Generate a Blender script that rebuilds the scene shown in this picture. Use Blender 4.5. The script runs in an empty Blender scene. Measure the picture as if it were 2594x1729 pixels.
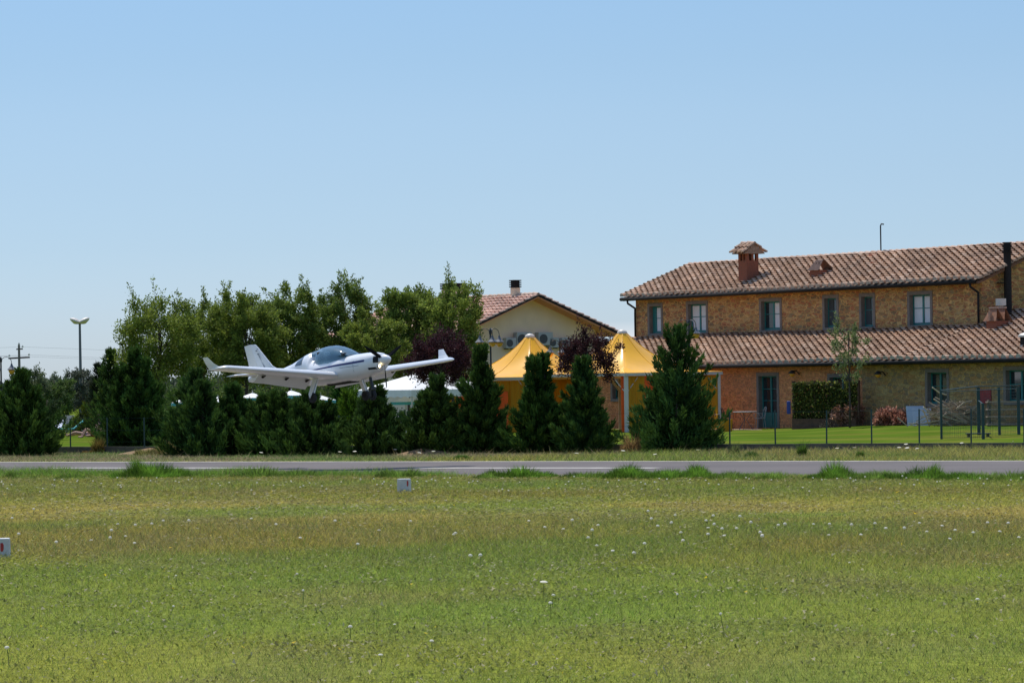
import bpy, math, random
import numpy as np
from mathutils import Vector, Matrix
PI=math.pi; R=math.radians
C=bpy.context.scene.collection
# ------------------------------------------------------------------ camera
F=9000.; H=2.44; ROLL=.016; CX,CY=1297.,965.
sc=bpy.context.scene
cam=bpy.data.cameras.new('camera'); co=bpy.data.objects.new('camera',cam); C.objects.link(co)
cam.sensor_width=36; cam.lens=36*F/2594; cam.shift_y=(CY-864.5)/2594; cam.clip_start=1; cam.clip_end=20000
CR,SR=math.cos(ROLL),math.sin(ROLL)
co.matrix_world=Matrix(((CR,SR,0,0),(0,0,-1,0),(-SR,CR,0,H),(0,0,0,1)))
sc.camera=co
# ------------------------------------------------------------------ sky + sun
LS=Vector((-.20,.50,1)).normalized()           # towards the sun
el=math.asin(LS.z); az=math.atan2(LS.x,LS.y)
w=bpy.data.worlds.new('World'); sc.world=w; w.use_nodes=True
nt=w.node_tree; bg=nt.nodes['Background']
sky=nt.nodes.new('ShaderNodeTexSky'); sky.sky_type='NISHITA'; sky.sun_disc=False
sky.sun_elevation=el; sky.sun_rotation=az; sky.air_density=1.0; sky.dust_density=.35; sky.ozone_density=2.0; sky.altitude=100
def N(nt,t,**k):
    n=nt.nodes.new(t)
    for a,b in k.items():
        if a in n.inputs: n.inputs[a].default_value=b
        else: setattr(n,a,b)
    return n
tc=N(nt,'ShaderNodeTexCoord'); sp=N(nt,'ShaderNodeSeparateXYZ'); nt.links.new(tc.outputs['Generated'],sp.inputs[0])
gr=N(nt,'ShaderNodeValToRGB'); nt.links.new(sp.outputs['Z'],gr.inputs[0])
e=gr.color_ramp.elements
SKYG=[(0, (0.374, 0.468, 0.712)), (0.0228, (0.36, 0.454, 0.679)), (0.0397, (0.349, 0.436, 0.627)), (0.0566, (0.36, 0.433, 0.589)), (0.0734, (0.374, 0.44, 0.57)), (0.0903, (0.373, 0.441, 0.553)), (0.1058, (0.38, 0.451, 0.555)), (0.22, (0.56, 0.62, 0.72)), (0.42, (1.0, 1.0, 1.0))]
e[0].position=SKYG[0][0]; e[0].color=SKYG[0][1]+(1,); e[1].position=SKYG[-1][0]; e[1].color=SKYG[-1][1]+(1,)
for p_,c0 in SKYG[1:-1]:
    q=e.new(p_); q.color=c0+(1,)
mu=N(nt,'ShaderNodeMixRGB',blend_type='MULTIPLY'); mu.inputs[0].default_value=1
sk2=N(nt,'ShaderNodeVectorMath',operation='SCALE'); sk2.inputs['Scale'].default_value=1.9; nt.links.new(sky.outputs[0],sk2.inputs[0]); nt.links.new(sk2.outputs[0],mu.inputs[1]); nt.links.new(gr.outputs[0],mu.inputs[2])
# low cumulus over the horizon
mp=N(nt,'ShaderNodeMapping'); mp.inputs['Scale'].default_value=(45,45,120); nt.links.new(tc.outputs['Generated'],mp.inputs[0])
nz=N(nt,'ShaderNodeTexNoise'); nz.inputs['Scale'].default_value=1; nz.inputs['Detail'].default_value=6; nt.links.new(mp.outputs[0],nz.inputs[0])
r1=N(nt,'ShaderNodeMapRange'); nt.links.new(sp.outputs['Z'],r1.inputs[0]); r1.inputs[1].default_value=.0165; r1.inputs[2].default_value=.010
r2=N(nt,'ShaderNodeMapRange'); nt.links.new(nz.outputs[0],r2.inputs[0]); r2.inputs[1].default_value=.46; r2.inputs[2].default_value=.56
m2=N(nt,'ShaderNodeMath',operation='MULTIPLY'); nt.links.new(r1.outputs[0],m2.inputs[0]); nt.links.new(r2.outputs[0],m2.inputs[1])
m3=N(nt,'ShaderNodeMath',operation='MULTIPLY'); nt.links.new(m2.outputs[0],m3.inputs[0]); m3.inputs[1].default_value=.85
r4=N(nt,'ShaderNodeMapRange'); nt.links.new(sp.outputs['X'],r4.inputs[0]); r4.inputs[1].default_value=.006; r4.inputs[2].default_value=.022
m4=N(nt,'ShaderNodeMath',operation='MULTIPLY'); nt.links.new(m3.outputs[0],m4.inputs[0]); nt.links.new(r4.outputs[0],m4.inputs[1])
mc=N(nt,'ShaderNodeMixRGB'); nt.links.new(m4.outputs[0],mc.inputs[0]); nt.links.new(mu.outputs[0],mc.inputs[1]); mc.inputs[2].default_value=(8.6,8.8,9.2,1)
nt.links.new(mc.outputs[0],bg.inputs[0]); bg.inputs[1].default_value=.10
sun=bpy.data.lights.new('sun','SUN'); sun.energy=4.3; sun.angle=R(.53); sun.color=(1,.955,.88)
so=bpy.data.objects.new('sun',sun); C.objects.link(so); so.rotation_euler=(-LS).to_track_quat('-Z','Y').to_euler()
sc.view_settings.view_transform='Standard'; sc.view_settings.look='None'; sc.view_settings.exposure=0; sc.view_settings.gamma=1
# ------------------------------------------------------------------ photo geometry helpers (pixel of the 2594x1729 photo -> world)
def P(px,py,D):
    a,b=px-CX,py-CY
    u=a*CR-b*SR; v=a*SR+b*CR
    return Vector((u*D/F,D,H-v*D/F))
def G(px,py,z=0.):
    a,b=px-CX,py-CY
    v=a*SR+b*CR
    return P(px,py,(H-z)*F/v)
def proj(p):
    u=F*p[0]/p[1]; v=-F*(p[2]-H)/p[1]
    return (CX+u*CR+v*SR,CY-u*SR+v*CR)
rng=np.random.default_rng(7); random.seed(5)
# ------------------------------------------------------------------ object helpers
def tag(o,label=None,cat=None,group=None,kind=None):
    if label:
        o['label']=label
    if cat: o['category']=cat
    if group: o['group']=group
    if kind: o['kind']=kind
    return o
def empty(name,loc,rz=0,label=None,cat=None,group=None):
    o=bpy.data.objects.new(name,None); C.objects.link(o); o.location=loc; o.rotation_euler=(0,0,rz); o.empty_display_size=.3
    return tag(o,label,cat,group)
class MB:
    def __init__(s): s.v=[]; s.f=[]; s.c=[]
    def add(s,vs,fs,col=None):
        n=len(s.v); s.v+= [tuple(x) for x in vs]; s.f+=[tuple(i+n for i in f) for f in fs]
        s.c+= [col]*len(fs); return s
    def box(s,a,b,col=None,M=None):
        x0,y0,z0=a; x1,y1,z1=b
        vs=[Vector(p) for p in ((x0,y0,z0),(x1,y0,z0),(x1,y1,z0),(x0,y1,z0),(x0,y0,z1),(x1,y0,z1),(x1,y1,z1),(x0,y1,z1))]
        if M: vs=[M@p for p in vs]
        return s.add(vs,[(0,3,2,1),(4,5,6,7),(0,1,5,4),(1,2,6,5),(2,3,7,6),(3,0,4,7)],col)
    def quad(s,a,b,c,d,col=None): return s.add([a,b,c,d],[(0,1,2,3)],col)
    def tube(s,pts,r,n=8,r2=None,col=None,cap=True):
        pts=[Vector(p) for p in pts]; k=len(pts)
        rs=[r+(0 if r2 is None else (r2-r)*i/max(1,k-1)) for i in range(k)] if not isinstance(r,(list,tuple)) else r
        vs=[];fs=[];up=None
        for i,p in enumerate(pts):
            d=(pts[min(i+1,k-1)]-pts[max(i-1,0)]).normalized()
            if up is None: up=d.orthogonal().normalized()
            up=(up-d*up.dot(d))
            up=up.normalized() if up.length>1e-6 else d.orthogonal().normalized()
            b=d.cross(up)
            for j in range(n):
                a=2*PI*j/n; vs.append(p+(up*math.cos(a)+b*math.sin(a))*rs[i])
        for i in range(k-1):
            for j in range(n):
                fs.append((i*n+j,i*n+(j+1)%n,(i+1)*n+(j+1)%n,(i+1)*n+j))
        if cap: fs.append(tuple(range(n))[::-1]); fs.append(tuple((k-1)*n+j for j in range(n)))
        return s.add(vs,fs,col)
    def lathe(s,prof,n=20,c=(0,0,0),col=None,M=None):
        vs=[];fs=[]
        for r_,z in prof:
            for j in range(n):
                a=2*PI*j/n; p=Vector((r_*math.cos(a),r_*math.sin(a),z))
                if M: p=M@p
                vs.append(p+Vector(c))
        for i in range(len(prof)-1):
            for j in range(n): fs.append((i*n+j,i*n+(j+1)%n,(i+1)*n+(j+1)%n,(i+1)*n+j))
        fs.append(tuple(range(n))[::-1]); fs.append(tuple((len(prof)-1)*n+j for j in range(n)))
        return s.add(vs,fs,col)
    def build(s,name,mat,parent=None,smooth=False,bevel=0):
        me=bpy.data.meshes.new(name); me.from_pydata(s.v,[],s.f); me.materials.append(mat)
        if any(c is not None for c in s.c):
            at=me.attributes.new('tint','FLOAT_COLOR','FACE')
            at.data.foreach_set('color',np.array([(c if c is not None else (1,1,1)) +(1,) for c in s.c],dtype=np.float32).ravel())
        if smooth: me.polygons.foreach_set('use_smooth',[True]*len(me.polygons))
        me.update()
        o=bpy.data.objects.new(name,me); C.objects.link(o)
        if parent: o.parent=parent
        if bevel:
            b=o.modifiers.new('bevel','BEVEL'); b.width=bevel; b.segments=2; b.limit_method='ANGLE'
        return o
def npmesh(name,V,nper,mat,tint=None,parent=None):
    """V: (n*nper,3) polygons of nper corners each, unshared; tint (n,3)"""
    n=len(V)//nper
    me=bpy.data.meshes.new(name); me.vertices.add(n*nper); me.vertices.foreach_set('co',V.astype(np.float32).ravel())
    me.loops.add(n*nper); me.loops.foreach_set('vertex_index',np.arange(n*nper,dtype=np.int32))
    me.polygons.add(n); me.polygons.foreach_set('loop_start',np.arange(0,n*nper,nper,dtype=np.int32))
    me.materials.append(mat)
    me.update(calc_edges=True)
    if tint is not None:
        at=me.attributes.new('tint','FLOAT_COLOR','FACE')
        at.data.foreach_set('color',np.concatenate([tint,np.ones((n,1))],1).astype(np.float32).ravel())
    o=bpy.data.objects.new(name,me); C.objects.link(o)
    if parent: o.parent=parent
    return o
def link_copy(o,parent=None):
    c=o.copy(); C.objects.link(c)
    if parent is not None: c.parent=parent
    return c
def copy_tree(o,parent=None):
    c=link_copy(o,parent)
    for ch in list(o.children):
        copy_tree(ch,c)
    return c
# ------------------------------------------------------------------ materials
def mat(name,col,rough=.6,var=0,vscale=3,metal=0,bump=0,bscale=30,tint=False,spec=.5,emit=None,coat=0,trans=0,stretch=(1,1,1)):
    m=bpy.data.materials.new(name); m.use_nodes=True; t=m.node_tree; b=t.nodes['Principled BSDF']
    b.inputs['Roughness'].default_value=rough; b.inputs['Metallic'].default_value=metal
    b.inputs['Specular IOR Level'].default_value=spec
    if coat: b.inputs['Coat Weight'].default_value=coat; b.inputs['Coat Roughness'].default_value=.05
    src=None
    if tint:
        a=N(t,'ShaderNodeAttribute',attribute_name='tint'); src=a.outputs['Color']
    else:
        rgb=N(t,'ShaderNodeRGB'); rgb.outputs[0].default_value=tuple(col)+(1,); src=rgb.outputs[0]
    tcn=N(t,'ShaderNodeTexCoord'); mpn=N(t,'ShaderNodeMapping'); mpn.inputs['Scale'].default_value=stretch; t.links.new(tcn.outputs['Object'],mpn.inputs[0])
    if var:
        n=N(t,'ShaderNodeTexNoise'); n.inputs['Scale'].default_value=vscale; n.inputs['Detail'].default_value=5; t.links.new(mpn.outputs[0],n.inputs[0])
        mr=N(t,'ShaderNodeMapRange'); t.links.new(n.outputs[0],mr.inputs[0]); mr.inputs[1].default_value=.3; mr.inputs[2].default_value=.7; mr.inputs[3].default_value=1-var; mr.inputs[4].default_value=1+var
        mx=N(t,'ShaderNodeVectorMath',operation='SCALE'); t.links.new(src,mx.inputs[0]); t.links.new(mr.outputs[0],mx.inputs['Scale']); src=mx.outputs[0]
    t.links.new(src,b.inputs['Base Color'])
    if bump:
        n2=N(t,'ShaderNodeTexNoise'); n2.inputs['Scale'].default_value=bscale; n2.inputs['Detail'].default_value=4; t.links.new(mpn.outputs[0],n2.inputs[0])
        bp=N(t,'ShaderNodeBump'); bp.inputs['Strength'].default_value=bump; bp.inputs['Distance'].default_value=.02; t.links.new(n2.outputs[0],bp.inputs['Height']); t.links.new(bp.outputs[0],b.inputs['Normal'])
    if emit: b.inputs['Emission Color'].default_value=tuple(emit[:3])+(1,); b.inputs['Emission Strength'].default_value=emit[3]
    if trans:
        tr=N(t,'ShaderNodeBsdfTranslucent'); t.links.new(src,tr.inputs[0]); ms=N(t,'ShaderNodeMixShader'); ms.inputs[0].default_value=trans
        out=t.nodes['Material Output']; t.links.new(b.outputs[0],ms.inputs[1]); t.links.new(tr.outputs[0],ms.inputs[2]); t.links.new(ms.outputs[0],out.inputs[0])
    return m
def stone_mat(name,pal,mortar,sx=3.2,sz=5.2,brick=.25,bcol=(.30,.085,.04),gain=1.,tintm=(.88,.76,.63)):
    sc3=lambda c: tuple(min(.9,x*gain*g) for x,g in zip(c,tintm))
    pal=[sc3(c) for c in pal]; mortar=sc3(mortar)
    m=bpy.data.materials.new(name); m.use_nodes=True; t=m.node_tree; b=t.nodes['Principled BSDF']; b.inputs['Roughness'].default_value=.9; b.inputs['Specular IOR Level'].default_value=.2
    L=t.links.new
    tcn=N(t,'ShaderNodeTexCoord')
    dn=N(t,'ShaderNodeTexNoise'); dn.inputs['Scale'].default_value=3; L(tcn.outputs['Object'],dn.inputs[0])
    ds=N(t,'ShaderNodeVectorMath',operation='MULTIPLY_ADD'); L(dn.outputs['Color'],ds.inputs[0]); ds.inputs[1].default_value=(.14,.14,.10); L(tcn.outputs['Object'],ds.inputs[2])
    mp=N(t,'ShaderNodeMapping'); mp.inputs['Scale'].default_value=(sx,sx,sz); L(ds.outputs[0],mp.inputs[0])
    v=N(t,'ShaderNodeTexVoronoi'); v.inputs['Scale'].default_value=1; v.inputs['Randomness'].default_value=.85; L(mp.outputs[0],v.inputs['Vector'])
    v2=N(t,'ShaderNodeTexVoronoi',feature='DISTANCE_TO_EDGE'); v2.inputs['Scale'].default_value=1; v2.inputs['Randomness'].default_value=.85; L(mp.outputs[0],v2.inputs['Vector'])
    sp=N(t,'ShaderNodeSeparateXYZ'); L(v.outputs['Color'],sp.inputs[0])
    cr=N(t,'ShaderNodeValToRGB'); L(sp.outputs[0],cr.inputs[0]); cr.color_ramp.interpolation='CONSTANT'
    e=cr.color_ramp.elements; e[0].color=pal[0]+(1,); e[0].position=0; e[1].position=1/len(pal); e[1].color=pal[1]+(1,)
    for i in range(2,len(pal)): q=e.new(i/len(pal)); q.color=pal[i]+(1,)
    # thin brick courses mixed through the rubble
    mp2=N(t,'ShaderNodeMapping'); mp2.inputs['Scale'].default_value=(4.2,4.2,16); L(ds.outputs[0],mp2.inputs[0])
    v3=N(t,'ShaderNodeTexVoronoi'); v3.inputs['Scale'].default_value=1; L(mp2.outputs[0],v3.inputs['Vector'])
    sp3=N(t,'ShaderNodeSeparateXYZ'); L(v3.outputs['Color'],sp3.inputs[0])
    pn=N(t,'ShaderNodeTexNoise'); pn.inputs['Scale'].default_value=1.1; pn.inputs['Detail'].default_value=3; L(tcn.outputs['Object'],pn.inputs[0])
    ad=N(t,'ShaderNodeMath',operation='ADD'); L(sp3.outputs[1],ad.inputs[0]); L(pn.outputs[0],ad.inputs[1])
    gt=N(t,'ShaderNodeMath',operation='GREATER_THAN'); L(ad.outputs[0],gt.inputs[0]); gt.inputs[1].default_value=1.32-brick
    bn=N(t,'ShaderNodeMixRGB'); bn.inputs[1].default_value=bcol+(1,); bn.inputs[2].default_value=tuple(x*1.5 for x in bcol)+(1,); L(sp3.outputs[2],bn.inputs[0])
    mb=N(t,'ShaderNodeMixRGB'); L(gt.outputs[0],mb.inputs[0]); L(cr.outputs[0],mb.inputs[1]); L(bn.outputs[0],mb.inputs[2])
    mr=N(t,'ShaderNodeMapRange'); L(v2.outputs['Distance'],mr.inputs[0]); mr.inputs[1].default_value=.02; mr.inputs[2].default_value=.09
    mm=N(t,'ShaderNodeMixRGB'); L(mr.outputs[0],mm.inputs[0]); mm.inputs[1].default_value=mortar+(1,); L(mb.outputs[0],mm.inputs[2])
    fn=N(t,'ShaderNodeTexNoise'); fn.inputs['Scale'].default_value=14; fn.inputs['Detail'].default_value=5; L(tcn.outputs['Object'],fn.inputs[0])
    fr=N(t,'ShaderNodeMapRange'); L(fn.outputs[0],fr.inputs[0]); fr.inputs[1].default_value=.25; fr.inputs[2].default_value=.75; fr.inputs[3].default_value=.7; fr.inputs[4].default_value=1.25
    fs=N(t,'ShaderNodeVectorMath',operation='SCALE'); L(mm.outputs[0],fs.inputs[0]); L(fr.outputs[0],fs.inputs['Scale']); L(fs.outputs[0],b.inputs['Base Color'])
    bp=N(t,'ShaderNodeBump'); bp.inputs['Strength'].default_value=.8; bp.inputs['Distance'].default_value=.03; L(mr.outputs[0],bp.inputs['Height']); L(bp.outputs[0],b.inputs['Normal'])
    return m
M={}
M['stone']=stone_mat('rubble_stone',[(.42,.28,.13),(.30,.21,.11),(.50,.34,.17),(.22,.165,.10),(.40,.24,.10),(.44,.32,.17),(.28,.23,.14)],(.60,.42,.19),sx=2.9,sz=7.2,brick=.20,bcol=(.34,.13,.06),gain=1.3)
M['stone2']=stone_mat('brick_rubble',[(.36,.19,.09),(.30,.14,.065),(.40,.23,.11),(.27,.15,.08),(.36,.19,.08)],(.50,.28,.14),sx=2.9,sz=7.2,gain=1.75,tintm=(.98,.78,.66),brick=.42,bcol=(.50,.20,.09))
M['stone3']=stone_mat('grey_rubble',[(.22,.18,.10),(.19,.17,.12),(.26,.21,.12),(.16,.15,.11),(.24,.17,.09),(.27,.24,.14)],(.36,.29,.14),sx=2.9,sz=7.2,gain=1.45,tintm=(1.15,.90,.68),brick=-.12,bcol=(.28,.16,.08))
M['surround']=mat('grey_sandstone',(.20,.165,.14),.85,.15,6,bump=.3)
M['teal']=mat('teal_paint',(.02,.17,.16),.45,.1,8)
M['glass']=mat('window_glass',(.02,.03,.035),.06,spec=.8)
M['dark']=mat('dark_interior',(.012,.012,.013),.9)
M['curtain']=mat('white_curtain',(.72,.72,.72),.9,.12,14,stretch=(6,6,.4))
M['tile']=mat('clay_tile',(1,1,1),.85,.28,9,tint=True,bump=.4,bscale=25,spec=.25)
M['tilebase']=mat('clay_underlay',(.17,.085,.05),.9,.2,5)
M['brick']=mat('red_brick',(.26,.085,.045),.9,.25,12,bump=.4,stretch=(1,1,3))
M['gutter']=mat('dark_copper',(.022,.019,.018),.75,.2,3,spec=.2)
M['black']=mat('black_metal',(.02,.021,.022),.45,.1,5)
M['prop']=mat('matt_black',(.012,.012,.013),.9,spec=.1)
M['seam']=mat('tent_seam',(.85,.43,.025),.6)
M['fan']=mat('fan_grille',(.07,.07,.075),.7)
M['shade']=mat('dark_shutter',(.045,.055,.058),.8)
M['rubber']=mat('tyre_rubber',(.018,.018,.019),.8)
M['white']=mat('aircraft_white',(.80,.80,.79),.22,.03,2,coat=.6)
M['blue']=mat('stripe_blue',(.018,.022,.12),.3)
M['greyline']=mat('panel_line_grey',(.22,.24,.26),.5)
M['whitemetal']=mat('white_painted_metal',(.64,.58,.50),.45,.06,4)
M['green_metal']=mat('dark_green_metal',(.012,.045,.045),.5,.15,6)
M['plaster']=mat('cream_plaster',(.84,.64,.45),.9,.06,1.2,bump=.1)
M['soffit']=mat('terracotta_soffit',(.80,.33,.20),.9,.1,3)
M['asphalt']=mat('asphalt',(.112,.094,.086),.95,.16,.25,bump=.3,bscale=60,stretch=(1,1,1))
M['paint']=mat('worn_white_paint',(.44,.41,.36),.85,.3,2)
M['concrete']=mat('marker_concrete',(.55,.55,.53),.85,.12,7,bump=.2)
M['redpaint']=mat('red_paint',(.42,.035,.03),.7,.2,12)
M['wallc']=mat('dark_concrete',(.085,.08,.072),.95,.3,2,bump=.4)
M['bark']=mat('bark',(.07,.052,.038),.95,.3,8,bump=.5)
M['leaf']=mat('foliage',(1,1,1),.6,tint=True,trans=.35,spec=.12)
M['needle']=mat('needles',(1,1,1),.8,tint=True,trans=.15,spec=.04)
M['grass']=mat('grass_blades',(1,1,1),.7,tint=True,trans=.5,spec=.2)
M['paving']=mat('terracotta_paving',(.42,.27,.19),.9,.15,3)
M['soil']=mat('bare_soil',(.24,.15,.075),.95,.3,3,bump=.5,bscale=8)
M['canvas']=mat('yellow_pvc',(.98,.50,.022),.28,.06,1.3,spec=.35,trans=.12,bump=.25,bscale=2.2)
M['curtain_y']=mat('ochre_side_curtain',(.62,.31,.012),.8,.1,2,trans=.3,stretch=(5,5,.3))
M['curtain_o']=mat('orange_panel',(.95,.13,.015),.8,.1,3)
M['whitecloth']=mat('white_canvas',(.84,.83,.80),.7,.04,2,trans=.15)
M['tealcloth']=mat('teal_canvas',(.10,.42,.42),.8)
M['lampglass']=mat('amber_lamp_glass',(1,.50,.06),.35,trans=.3)
M['zinc']=mat('grey_zinc',(.13,.135,.15),.6)
M['stick']=mat('dry_sticks',(1,1,1),.9,tint=True)
M['panel']=mat('pale_blue_panel',(.50,.56,.68),.6,.05,2)
M['bluep']=mat('blue_plastic',(.02,.05,.30),.4)
M['wood']=mat('brown_wood',(.11,.055,.03),.8,.3,10)
M['acwhite']=mat('air_conditioner_white',(.40,.40,.39),.5)
M['skin']=mat('skin',(.48,.26,.18),.6)
M['skinr']=mat('red_cloth',(.50,.05,.04),.8)
M['petal']=mat('flower_white',(.82,.78,.66),.8,trans=.3)
M['stem']=mat('flower_stem',(.10,.14,.03),.8)
M['rusty']=mat('rust_red_sheet',(.30,.03,.03),.7,.2,5)
M['light']=mat('landing_light',(1,.9,.6),.3,emit=(1,.78,.40,9))
def canopy_mat():
    m=bpy.data.materials.new('tinted_acrylic'); m.use_nodes=True; t=m.node_tree; b=t.nodes['Principled BSDF']
    b.inputs['Base Color'].default_value=(.11,.24,.33,1); b.inputs['Roughness'].default_value=.05; b.inputs['Specular IOR Level'].default_value=1.0; b.inputs['Coat Weight'].default_value=.9; b.inputs['Coat Roughness'].default_value=.03
    tr=N(t,'ShaderNodeBsdfTransparent'); tr.inputs[0].default_value=(.50,.62,.70,1); ms=N(t,'ShaderNodeMixShader'); ms.inputs[0].default_value=.42
    t.links.new(b.outputs[0],ms.inputs[1]); t.links.new(tr.outputs[0],ms.inputs[2]); t.links.new(ms.outputs[0],t.nodes['Material Output'].inputs[0]); return m
M['canopy']=canopy_mat()
#PART2
# ------------------------------------------------------------------ ground, runway, grass
def vnoise(x,y,seed=0):
    xi=np.floor(x).astype(np.int64); yi=np.floor(y).astype(np.int64); fx=x-xi; fy=y-yi
    fx=fx*fx*(3-2*fx); fy=fy*fy*(3-2*fy)
    def h(a,b):
        n=(a*374761393+b*668265263+seed*974634777)&0x7fffffff
        n=((n^(n>>13))*1274126177)&0x7fffffff
        return ((n^(n>>16))&0xffff)/65535.
    return (h(xi,yi)*(1-fx)+h(xi+1,yi)*fx)*(1-fy)+(h(xi,yi+1)*(1-fx)+h(xi+1,yi+1)*fx)*fy
def fbm(x,y,seed=0,o=3):
    s=0;a=.5;t=0
    for i in range(o): s=s+a*vnoise(x*2**i,y*2**i,seed+i); t+=a; a*=.5
    return s/t
A0=G(0,1185); B0=G(2594,1185); rd=(B0-A0).normalized(); rn=Vector((rd.y,-rd.x,0))
if rn.y>0: rn=-rn
def tdist(p): return (Vector(p)-A0).dot(rn)          # towards the camera
T_FAR=tdist(G(1297,1168)); T_NEAR=tdist(G(1297,1207.))
S0=(G(1297,1185)-A0).dot(rd)
def RP(s,t,z=0): return A0+rd*s+rn*t+Vector((0,0,z))
BA=math.tan(R(21))
BQ=np.array([0,30,36,40,46,50,54,59,63,66,70,74,77,80,83,88,92,96,104,109,113,120,130,150])
BC=np.array([(.150,.165,.030),(.150,.170,.030),(.125,.155,.030),(.105,.150,.026),(.115,.158,.025),(.150,.138,.036),(.165,.138,.045),(.155,.138,.045),(.165,.150,.056),(.190,.170,.066),(.150,.158,.042),(.120,.145,.030),(.125,.110,.036),(.100,.135,.026),(.095,.140,.026),(.115,.115,.034),(.110,.135,.026),(.11,.12,.03),(.12,.13,.04),(.16,.17,.06),(.17,.15,.075),(.15,.145,.07),(.13,.13,.05),(.1,.12,.03)])*np.array([2.3,1.88,1.35])
BC=BC*.42+np.array([.262,.262,.062])*.58
BC[8:11]*=np.array([1.16,1.10,1.15]); BC[:5]*=np.array([.92,1.0,1.])
BH=np.array([.05,.05,.05,.055,.07,.10,.12,.09,.05,.035,.045,.06,.09,.08,.09,.08,.09,.1,.1,.10,.2,.26,.26,.2])
def bandq(x,y):
    q=y+x*BA
    return q+5*(fbm(x*.16+7,y*.10,3)-.5)*np.clip(y/60,.5,1.4)+1.2*(vnoise(x*.9,y*.5,9)-.5)
def bandcol(x,y):
    q=bandq(x,y); c=np.stack([np.interp(q,BQ,BC[:,i]) for i in range(3)],-1)
    n=fbm(x*.5,y*.35,21); m=fbm(x*.22+3,y*.16,31)
    brown=np.array([.245,.215,.080]); green=np.array([.185,.255,.045])
    k=np.clip((n-.5)*2.2,0,.5)[...,None]; g=np.clip((m-.5)*2.6,0,.7)[...,None]
    c=c*(1-k)+brown*k; c=c*(1-g)+green*g
    return c
def on_runway(x,y,m=0.):
    t=(x-A0.x)*rn.x+(y-A0.y)*rn.y
    return (t>T_FAR-m)&(t<T_NEAR+m)
# ground: ONE sheet to the horizon, finer where it is seen close
xs=np.unique(np.concatenate([np.linspace(-4000,-60,18),np.linspace(-60,60,200),np.linspace(60,4000,18)]))
ys=np.unique(np.concatenate([np.linspace(-300,16,12),np.linspace(16,135,260),np.linspace(135,300,30),np.linspace(300,9000,25)]))
X,Y=np.meshgrid(xs,ys); nx,ny=len(xs),len(ys)
V=np.stack([X,Y,np.zeros_like(X)],-1).reshape(-1,3)
i,j=np.meshgrid(np.arange(nx-1),np.arange(ny-1)); a=(j*nx+i).ravel()
Fc=np.stack([a,a+1,a+1+nx,a+nx],-1)
me=bpy.data.meshes.new('ground'); me.from_pydata([tuple(v) for v in V],[],[tuple(f) for f in Fc.tolist()])
col=bandcol(X.ravel(),Y.ravel())*.8
at=me.attributes.new('tint','FLOAT_COLOR','POINT'); at.data.foreach_set('color',np.concatenate([col,np.ones((len(col),1))],1).astype(np.float32).ravel())
M['ground']=mat('meadow_soil',(1,1,1),.95,.3,7,tint=True,bump=.6,bscale=22,spec=0)
me.materials.append(M['ground']); go=bpy.data.objects.new('ground',me); C.objects.link(go); tag(go,kind='structure')
# runway sheet, marks
def strip(name,t0,t1,s0,s1,z,m,n=40,jit=0):
    mb=MB(); vs=[]
    for k in range(n+1):
        s=s0+(s1-s0)*k/n; d=jit*(random.random()-.5)
        vs+= [RP(s,t0+d,z),RP(s,t1+d*.6,z)]
    mb.add(vs,[(2*k,2*k+1,2*k+3,2*k+2) for k in range(n)]); return mb.build(name,m)
tag(strip('runway',T_FAR,T_NEAR,-900,900,.004,M['asphalt'],200,.10),kind='structure')
def s_at(px,py=1185): return (G(px,py)-A0).dot(rd)
sA,sB,sC=s_at(665),s_at(1052),s_at(1665)
per=sC-sA
for k in (-3,-2,-1,0,3,4):
    q0=sB+k*per; tag(strip('centre_line',-.34,.34,q0,q0+(sC-sB),.008,M['paint'],8,.01),kind='structure')
tag(strip('edge_line',T_FAR+.10,T_FAR+.55,-300,300,.008,M['paint'],160,.02),kind='structure')
tag(strip('edge_line',T_NEAR-.75,T_NEAR-.35,-300,300,.008,M['paint'],160,.02),kind='structure')
# retaining wall line and raised lawn
LZ=.26
def sstep(a,b,x):
    t=min(1,max(0,(x-a)/(b-a))); return t*t*(3-2*t)
W0=G(0,1133,LZ); W1=G(2594,1122,LZ); wd=(W1-W0).normalized(); wn=Vector((wd.y,-wd.x,0)); 
if wn.y>0: wn=-wn
def WP(s,t,z=0): return W0+wd*s+wn*t+Vector((0,0,z-LZ))
def lz(x,y):
    t=-((x-W0.x)*wn.x+(y-W0.y)*wn.y)            # distance behind the wall
    return LZ+.19*sstep(6,24,t)*sstep(9.5,15.5,x)
def GL(px,py):
    z=LZ
    for _ in range(12): p=G(px,py,z); z=.5*z+.5*lz(p.x,p.y)
    return G(px,py,z)
mb=MB(); vs=[]
lx=[WP(-140,-.02,LZ),WP(160,-.02,LZ),WP(160,-.02,LZ)+Vector((40,260,0)),WP(-140,-.02,LZ)+Vector((-40,260,0))]
n1=300; n2=110
g=[]
for b_ in range(n2+1):
    f=(b_/n2)**2.2
    for a_ in range(n1+1):
        e=a_/n1; p=lx[0].lerp(lx[1],e).lerp(lx[3].lerp(lx[2],e),f); g.append((p.x,p.y,lz(p.x,p.y)))
mb.add(g,[(b_*(n1+1)+a_,b_*(n1+1)+a_+1,(b_+1)*(n1+1)+a_+1,(b_+1)*(n1+1)+a_) for b_ in range(n2) for a_ in range(n1)])
M['lawn']=mat('mown_lawn',(.080,.128,.014),1.,.22,.45,bump=.5,bscale=18,spec=0)
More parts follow.
